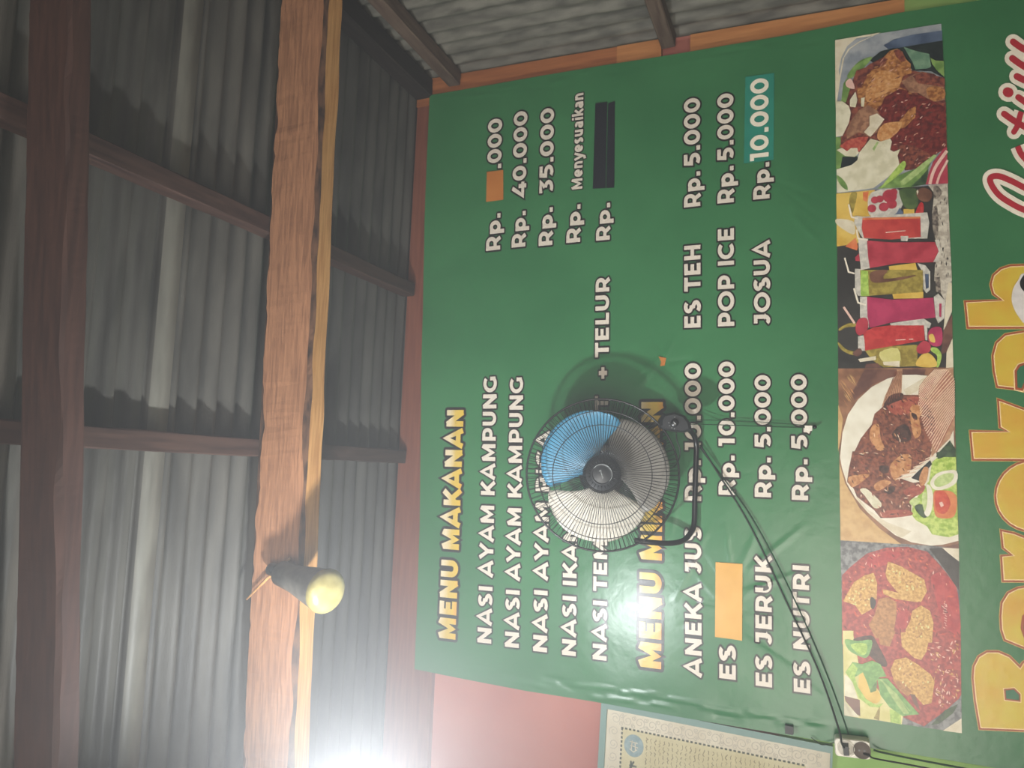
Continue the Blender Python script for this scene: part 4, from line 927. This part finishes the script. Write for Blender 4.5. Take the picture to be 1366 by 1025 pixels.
for (phi, mm, lab) in ((52, 'blade_blue', 'bright blue blade'), (180, 'blade_white', 'white blade'), (300, 'blade_grey', 'grey blade')):
    mb = MB(); nr, na = 16, 18
    for i in range(nr+1):
        t = i/nr; rad = (22+(89-22)*t)*K
        half = 62*(0.62+0.38*math.sin(min(1, t*1.25)*math.pi/2))*(1-0.55*max(0, t-0.80)**2/0.04*0.8)
        for j in range(na+1):
            s = 2*j/na-1
            ang = math.radians(phi+s*half-10*t)
            mb.v.append(pol(rad*(1-0.05*abs(s)**3), ang, 0.022*s*(0.6+0.4*t)*-1+0.004*math.cos(s*2)))
    for i in range(nr):
        for j in range(na):
            q = i*(na+1)+j; mb.f.append([q, q+1, q+na+2, q+na+1]); mb.mi.append(0)
    mb.mats = [M[mm]]
    o = mb.build('blade', FAN, True); o['label'] = lab; sd = o.modifiers.new('thick', 'SOLIDIFY'); sd.thickness = 0.0018
# stand: bent tube resting against the banner, arms forward to the cage
tp = [at_y(846, 721, -0.20), at_y(870, 724, -0.185), at_y(895, 725, -0.15), at_y(912, 721, -0.115), at_y(922, 710, -0.085), at_y(926, 698, -0.072), at_y(927, 660, -0.068), at_y(928.5, 615, -0.068), at_y(929, 596, -0.072), at_y(927, 584, -0.085), at_y(921, 575, -0.11), at_y(908, 567, -0.15), at_y(892, 562, -0.18)]
mb = MB(); mb.tube(smooth_open(tp, 5), 3.6*K, 14); mb.build('stand', FAN, True, M['black'])['label'] = 'bent black tube stand'
cb = at_y(901, 565, -0.185)
mb = MB(); q = [(880, 560), (884, 553), (900, 550), (914, 555), (921, 565), (923, 574), (915, 577), (900, 576), (886, 573), (880, 569)]
pf = [at_y(x, y, -0.205) for x, y in q]; pi_ = [at_y(901+(x-901)*0.8, 565+(y-565)*0.8, -0.213) for x, y in q]; pb = [p + Vector((0, 0.035, 0.012)) for p in pf]
N = len(q); mb.add(pi_+pf+pb, [tuple(range(N))] + [(N+k, N+(k+1) % N, (k+1) % N, k) for k in range(N)] + [(2*N+k, 2*N+(k+1) % N, N+(k+1) % N, N+k) for k in range(N)] + [tuple(range(3*N-1, 2*N-1, -1))])
cbx = mb.build('control_box', FAN, False, M['blackplastic'])
bm = bmesh.new(); bm.from_mesh(cbx.data); bmesh.ops.recalc_face_normals(bm, faces=bm.faces); bm.to_mesh(cbx.data); bm.free()
kc = at_y(900, 564.5, -0.213); kn = (CAM-kc).normalized()
mb = MB(); mb.lathe(kc, kn, [(5.2*K, -0.002), (5*K, 0.008), (4.2*K, 0.010), (0, 0.010)], 24); kb = mb.build('speed_knob', cbx, True, M['black'])
mb = MB(); ku = UPV; mb.tube([kc+kn*0.0105-RGT*0.004-UPV*0.003, kc+kn*0.0105+RGT*0.004+UPV*0.003], 0.0012, 5)
for k in range(12): 
    a = k*math.pi/6
    if k in (1, 2): continue
    mb.tube([kc+kn*0.001+(FU*math.sin(a)+FR*math.cos(a))*7*K, kc+kn*0.001+(FU*math.sin(a)+FR*math.cos(a))*8*K], 0.0011, 5)
mb.build('knob_marks', cbx, False, M['badge_print'])['label'] = 'pale dial marks around the knob'
mb = MB(); mb.tube(smooth_open([at_y(902, 577, -0.2), at_y(903, 588, -0.18), at_y(907, 600, -0.17), at_y(906, 612, -0.16), at_y(900, 622, -0.15), at_y(889, 626, -0.13), at_y(850, 636, -0.14)], 6), 0.0022, 6)
mb.build('motor_lead', FAN, True, M['cord'])

# ------------------------------------------------ cords and strings
def cordobj(name, pts, r, m, label, cat='cord', parent=None, group=None):
    mb = MB(); mb.tube(smooth_open(pts, 7), r, 6)
    return tag(mb.build(name, parent, True, M[m]), label, cat, group)
OY = -0.098
cordobj('power_cord', [at_y(934, 594, -0.074), at_y(958, 632, -0.07), at_y(1000, 700, -0.068), at_y(1050, 805, -0.07), at_y(1092, 895, -0.08), at_y(1118, 970, -0.115), at_y(1123, 992, -0.125), at_y(1128, 1000, -0.114)], 0.0030, 'cord', 'black power cord running from the fan down to the left hole of the socket')
cordobj('string', [at_y(930, 594, -0.068), at_y(965, 638, -0.062), at_y(1010, 703, -0.060), at_y(1062, 805, -0.060), at_y(1105, 905, -0.060), at_y(1132, 980, -0.056)], 0.0022, 'string', 'dark green string stretched beside the power cord from fan to socket top', 'string')
cordobj('string', [at_y(918, 560.5, -0.11), at_y(960, 561, -0.07), at_y(1030, 564, -0.06), at_y(1086, 569, -0.06)], 0.0013, 'string', 'thin green string from fan to nail, the one nearer the photo top edge', 'string', group='strings tied to the nail')
cordobj('string', [at_y(920, 566, -0.11), at_y(960, 567, -0.07), at_y(1030, 569.5, -0.062), at_y(1088, 571, -0.06)], 0.0014, 'string', 'thin green string from fan to nail, the one nearer the photo bottom edge', 'string', group='strings tied to the nail')
mb = MB(); n0 = at_y(1087, 570, -0.062); mb.tube([n0+Vector((0, 0.02, 0)), n0+Vector((0, -0.006, 0))], 0.003, 8); mb.tube([n0+Vector((0, -0.006, 0)), n0+Vector((0, -0.008, 0))], 0.006, 10)
tag(mb.build('nail', None, True, M['black']), 'dark nail in the banner where the two thin strings end', 'nail')
mb = MB(); n1 = at_y(1078, 571.5, -0.058); e = Vector((0.008, 0, 0)); 
mb.box(n1-Vector((0.008, 0.004, 0.012)), n1+Vector((0.008, 0.008, 0.010)))
tag(mb.build('cable_clip', None, False, M['white']), 'small white cable clip in the banner holding the thin strings', 'clip')

# ------------------------------------------------ double socket
qf = [(1113.2, 984.8), (1161.9, 990.3), (1161, 1014.8), (1113.9, 1009)]
pf = [at_y(x, y, OY) for x, y in qf]
ctr_ = sum(pf, Vector())/4
ax = (pf[1]-pf[0]+pf[2]-pf[3]).normalized(); ay = (pf[3]-pf[0]+pf[2]-pf[1]); ay = (ay-ax*ay.dot(ax)).normalized()
lx = ((pf[1]-pf[0]).length+(pf[2]-pf[3]).length)/4; ly_ = ((pf[3]-pf[0]).length+(pf[2]-pf[1]).length)/4
SOC = empty('wall_socket', (ctr_.x, YB-0.008, ctr_.z), 'white double socket box at the lower left banner edge beside the framed sheet', 'socket')
def rrect(hx, hy, r, y):
    out = []
    for (sx, sy, a0) in ((1, 1, 0), (-1, 1, 90), (-1, -1, 180), (1, -1, 270)):
        for k in range(6):
            a = math.radians(a0+k*18); out.append(Vector((ctr_.x, y, ctr_.z)) + ax*(sx*(hx-r)+r*math.cos(a)) + ay*(sy*(hy-r)+r*math.sin(a)))
    return out
mb = MB(); a_ = rrect(lx*0.95, ly_*0.93, 0.008, OY); b2 = rrect(lx, ly_, 0.01, OY+0.004); c2 = rrect(lx*1.0, ly_*1.0, 0.01, YB-0.009); N = len(a_)
mb.add(a_+b2+c2, [tuple(range(N))]+[(k, (k+1) % N, N+(k+1) % N, N+k) for k in range(N)]+[(N+k, N+(k+1) % N, 2*N+(k+1) % N, 2*N+k) for k in range(N)]+[tuple(range(3*N-1, 2*N-1, -1))])
o = mb.build('housing', SOC, False, M['white']); bm = bmesh.new(); bm.from_mesh(o.data); bmesh.ops.recalc_face_normals(bm, faces=bm.faces); bm.to_mesh(o.data); bm.free()
pmx('socket_grey', (104, 92, 82), rough=0.6)
for (x, y, m, lab) in ((1128.5, 998.5, 'white', None), (1149.8, 1001.6, 'socket_grey', 'dusty grey socket hole')):
    c = at_y(x, y, OY-0.0005)
    mb = MB(); mb.lathe(c, (0, -1, 0), [(0.0235, -0.002), (0.0235, 0.003), (0.0215, 0.003), (0.0205, 0.0012), (0, 0.0012)], 28)
    w_ = mb.build('socket_hole', SOC, True, M[m])
    if lab: w_['label'] = lab
    mb = MB()
    for s in (-1, 1): mb.lathe(c+ax*0.007*s, (0, -1, 0), [(0.0028, 0.001), (0.0028, 0.0016), (0, 0.0016)], 10)
    mb.build('contact_holes', w_, False, M['black'])
c = at_y(1128.5, 999.5, OY-0.003)
mb = MB(); P = [c+ax*0.009*sx+ay*0.017*sy for (sx, sy) in ((-1, -0.95), (0.8, -1), (1, 0.9), (-0.8, 1))]
mb.add([p+Vector((0, 0.002, 0)) for p in P]+[p+Vector((0, -0.02, 0))-(p-c)*0.25 for p in P], [(4, 5, 6, 7), (0, 1, 5, 4), (1, 2, 6, 5), (2, 3, 7, 6), (3, 0, 4, 7)])
tag(mb.build('plug', None, False, M['blackplastic']), 'black plug pushed into the left hole of the white double socket', 'plug')
cordobj('cable', [at_y(1152, 1006, -0.103), at_y(1160, 1009, -0.108), at_y(1170, 1013, -0.075), at_y(1230, 1024, -0.06), at_y(1400, 1058, -0.06)], 0.0026, 'cord', 'thin dark cable leaving the right hole of the double socket along the banner edge')
cordobj('cable', [at_y(1166, 1001, -0.075), at_y(1180, 1005, -0.06), at_y(1240, 1017, -0.056), at_y(1400, 1046, -0.056)], 0.0026, 'string', 'thin dark cable leaving the end of the double socket on the banner hem')
cordobj('loose_wire', [at_y(1082, 984, -0.055), at_y(1088, 989, -0.06), at_y(1096, 994, -0.06), at_y(1106, 993, -0.062), at_y(1113, 991, -0.064)], 0.0012, 'cord', 'thin loose wire curling from the clip into the socket box', 'wire')

# ------------------------------------------------ framed sheet of writing on the wall
def fr(px, py, y): return at_y(px, py, y)
A0 = at_y(803, 935, -0.012); A1 = at_y(1111, 995, -0.012)
fd = (A1-A0).normalized(); fe = Vector((fd.z, 0, -fd.x)); fe = fe if fe.x < 0 else -fe    # fe: to the left
FH = (A1-A0).length; FW_ = 0.52
FRM = empty('framed_sheet', A0+fe*FW_/2+fd*FH/2, 'framed cream sheet of ornate writing on the wall left of the banner', 'picture')
pmx('frame_teal', (120, 150, 142), rough=0.4)
def FP(a, l, y): return A0*1.0 + fd*a + fe*l + Vector((0, y-A0.y, 0))
mb = MB(); fw = 0.021
def bar(a0, a1, l0, l1, y0=-0.001, y1=-0.022):
    vs = [FP(a, l, y) for y in (y0, y1) for (a, l) in ((a0, l0), (a1, l0), (a1, l1), (a0, l1))]
    mb.add(vs, [(3, 2, 1, 0), (4, 5, 6, 7), (0, 1, 5, 4), (1, 2, 6, 5), (2, 3, 7, 6), (3, 0, 4, 7)])
bar(0, FH, 0, fw); bar(0, FH, FW_-fw, FW_); bar(0, fw, fw, FW_-fw); bar(FH-fw*0.3, FH, fw, FW_-fw)
mb.build('frame', FRM, False, M['frame_teal'])
M['paper'] = mat('paper', (206, 196, 172), (218, 210, 188), 10, 0.5); M['paper_in'] = mat('paper_in', (196, 186, 146), (206, 198, 160), 8, 0.5)
M['lace'] = mat('lace', (182, 176, 158), (190, 184, 168), 60, 0.5); M['dash'] = mat('dash', (84, 92, 80), None, rough=0.5); M['script'] = mat('script', (120, 108, 80), (150, 138, 106), 90, 0.5); M['seal'] = mat('seal', (122, 148, 152), (150, 170, 170), 60, 0.5)
mb = MB(); bar(fw, FH-fw*0.3, fw, FW_-fw, -0.001, -0.012); sh = mb.build('paper_sheet', FRM, False, M['paper'])
def fq(mb, pts, y): mb.add([FP(a, l, y) for (a, l) in pts], [tuple(range(len(pts)))])
mb = MB(); IN = 0.075; fq(mb, [(IN, IN), (FH-IN, IN), (FH-IN, FW_-IN), (IN, FW_-IN)], -0.0124); mb.build('inner_field', sh, False, M['paper_in'])
mb = MB()
rnd = random.Random(5)
def swirl(a, l, r, t0, sgn):
    pts = [(a+r*(1-0.75*k/16)*math.cos(t0+sgn*k*0.55), l+r*(1-0.75*k/16)*math.sin(t0+sgn*k*0.55)) for k in range(17)]
    for q in stroke_polys(pts, 0.0011): fq(mb, [(v.x, v.y) for v in q], -0.0125)
a = fw+0.03
while a < FH-0.03:
    swirl(a, fw+0.028, 0.018, rnd.uniform(0, 6), rnd.choice([-1, 1])); swirl(a+0.02, fw+0.016, 0.008, rnd.uniform(0, 6), 1); swirl(a+0.02, fw+0.042, 0.008, rnd.uniform(0, 6), -1); a += 0.041
l = fw+0.07
while l < FW_-0.04:
    swirl(fw+0.026, l, 0.017, rnd.uniform(0, 6), rnd.choice([-1, 1])); l += 0.041
mb.build('lace_border', sh, False, M['lace'])
mb = MB(); a = IN-0.004
while a < FH-IN: fq(mb, [(a, IN-0.003), (a+0.008, IN-0.003), (a+0.008, IN+0.003), (a, IN+0.003)], -0.0128); a += 0.0135
l = IN
while l < FW_-IN: fq(mb, [(IN-0.003, l), (IN+0.003, l), (IN+0.003, l+0.008), (IN-0.003, l+0.008)], -0.0128); l += 0.0135
mb.build('dashed_border', sh, False, M['dash'])
mb = MB(); a = IN+0.085
while a < FH-IN-0.008:
    l = IN+0.016
    while l < FW_-IN-0.016:
        n = rnd.randint(3, 6); pts = [(a+rnd.uniform(-0.0035, 0.0035), l+0.0042*k) for k in range(n)]
        for q in stroke_polys(pts, rnd.uniform(0.0006, 0.0013)): fq(mb, [(v.x, v.y) for v in q], -0.0127)
        l += 0.0042*n+0.002
    a += 0.0142
wr = mb.build('writing', sh, False, M['script']); wr['label'] = 'rows of small brown handwriting'; wr['kind'] = 'stuff'
mb = MB(); ca, cl = IN+0.042, IN+0.05
fq(mb, [(ca+0.033*math.cos(2*math.pi*k/32), cl+0.036*math.sin(2*math.pi*k/32)) for k in range(32)], -0.0127); mb.build('seal', sh, False, M['seal'])['label'] = 'round blue-grey seal'
mb = MB()
for pts in ([(-0.014, -0.012), (0.012, -0.01)], [(-0.012, 0.0), (0.014, 0.004)], [(-0.006, -0.016), (-0.008, 0.014)], [(0.004, -0.012), (0.006, 0.016)], [(-0.014, 0.012), (0.0, 0.02), (0.012, 0.01)]):
    for q in stroke_polys([(ca+p, cl+s_) for p, s_ in pts], 0.0016): fq(mb, [(v.x, v.y) for v in q], -0.0130)
mb.build('seal_mark', sh, False, M['paper'])
mb = MB()
for pts in ([(0.055, 0.1), (0.06, 0.16)], [(0.065, 0.1), (0.05, 0.13), (0.07, 0.16)], [(0.05, 0.115), (0.075, 0.115)], [(0.045, 0.18), (0.07, 0.2), (0.05, 0.22)]):
    for q in stroke_polys([(IN+p-0.02, IN+s_) for p, s_ in pts], 0.003): fq(mb, [(v.x, v.y) for v in q], -0.0128)
mb.build('heading_script', sh, False, M['dash'])

# ------------------------------------------------ bulb on the rafter, splinter
ra0, ra1 = at_z(374, 0, ZP-PUR_H), at_z(331, 850, ZP-PUR_H)
yn = ra0.y+(ra1.y-ra0.y)*(764/850)
NK = at_y(370, 763, yn-0.028)
KB = (NK-CAM).dot(FWD)/F
bc = (CAM-NK).normalized(); bi = (-UPV*57-RGT*23).normalized()
BX = (bc*0.72+bi*0.70).normalized(); RB = 28*KB
BUL = empty('light_bulb', NK, 'unlit dusty bulb with yellowed dome fixed to the pale rafter', 'light bulb')
M['bulb_dome'] = mat('bulb_dome', (108, 98, 54), (140, 130, 82), 26, 0.25, spec=0.5); M['bulb_body'] = mat('bulb_body', (70, 66, 60), (96, 92, 84), 40, 0.5)
LB = 116*KB
mb = MB(); mb.lathe(NK, BX, [(0.0, -0.03), (0.017, -0.03), (0.018, 0.012), (0.015, 0.016)], 24); sk = mb.build('lamp_holder', BUL, True, M['blackplastic'])
mb = MB(); mb.lathe(NK, BX, [(0.0145, 0.01), (0.0145, 0.016), (RB*0.58, 0.02), (RB*0.64, LB*0.36), (RB*0.78, LB*0.56), (RB*0.9, LB*0.74), (RB*0.995, LB*0.86)], 36); mb.build('body', BUL, True, M['bulb_body'])
mb = MB(); mb.lathe(NK+BX*LB*0.86, BX, [(RB, -0.002), (RB*1.0, 0.004)]+[(RB*math.cos(a*math.pi/20), 0.004+RB*0.5*math.sin(a*math.pi/20)) for a in range(1, 11)], 40); mb.build('dome', BUL, True, M['bulb_dome'])
mb = MB(); s0 = at_y(329, 800, yn-0.008); s1 = at_y(387, 745, yn-0.012); mb.tube([s0, s0.lerp(s1, 0.5)+Vector((0, -0.004, 0.002)), s1], [0.0025, 0.004, 0.003], 6)
tag(mb.build('wood_splinter', None, True, M['sapwood']), 'thin pale splinter of wood slanting across the rafter behind the bulb', 'wood splinter')
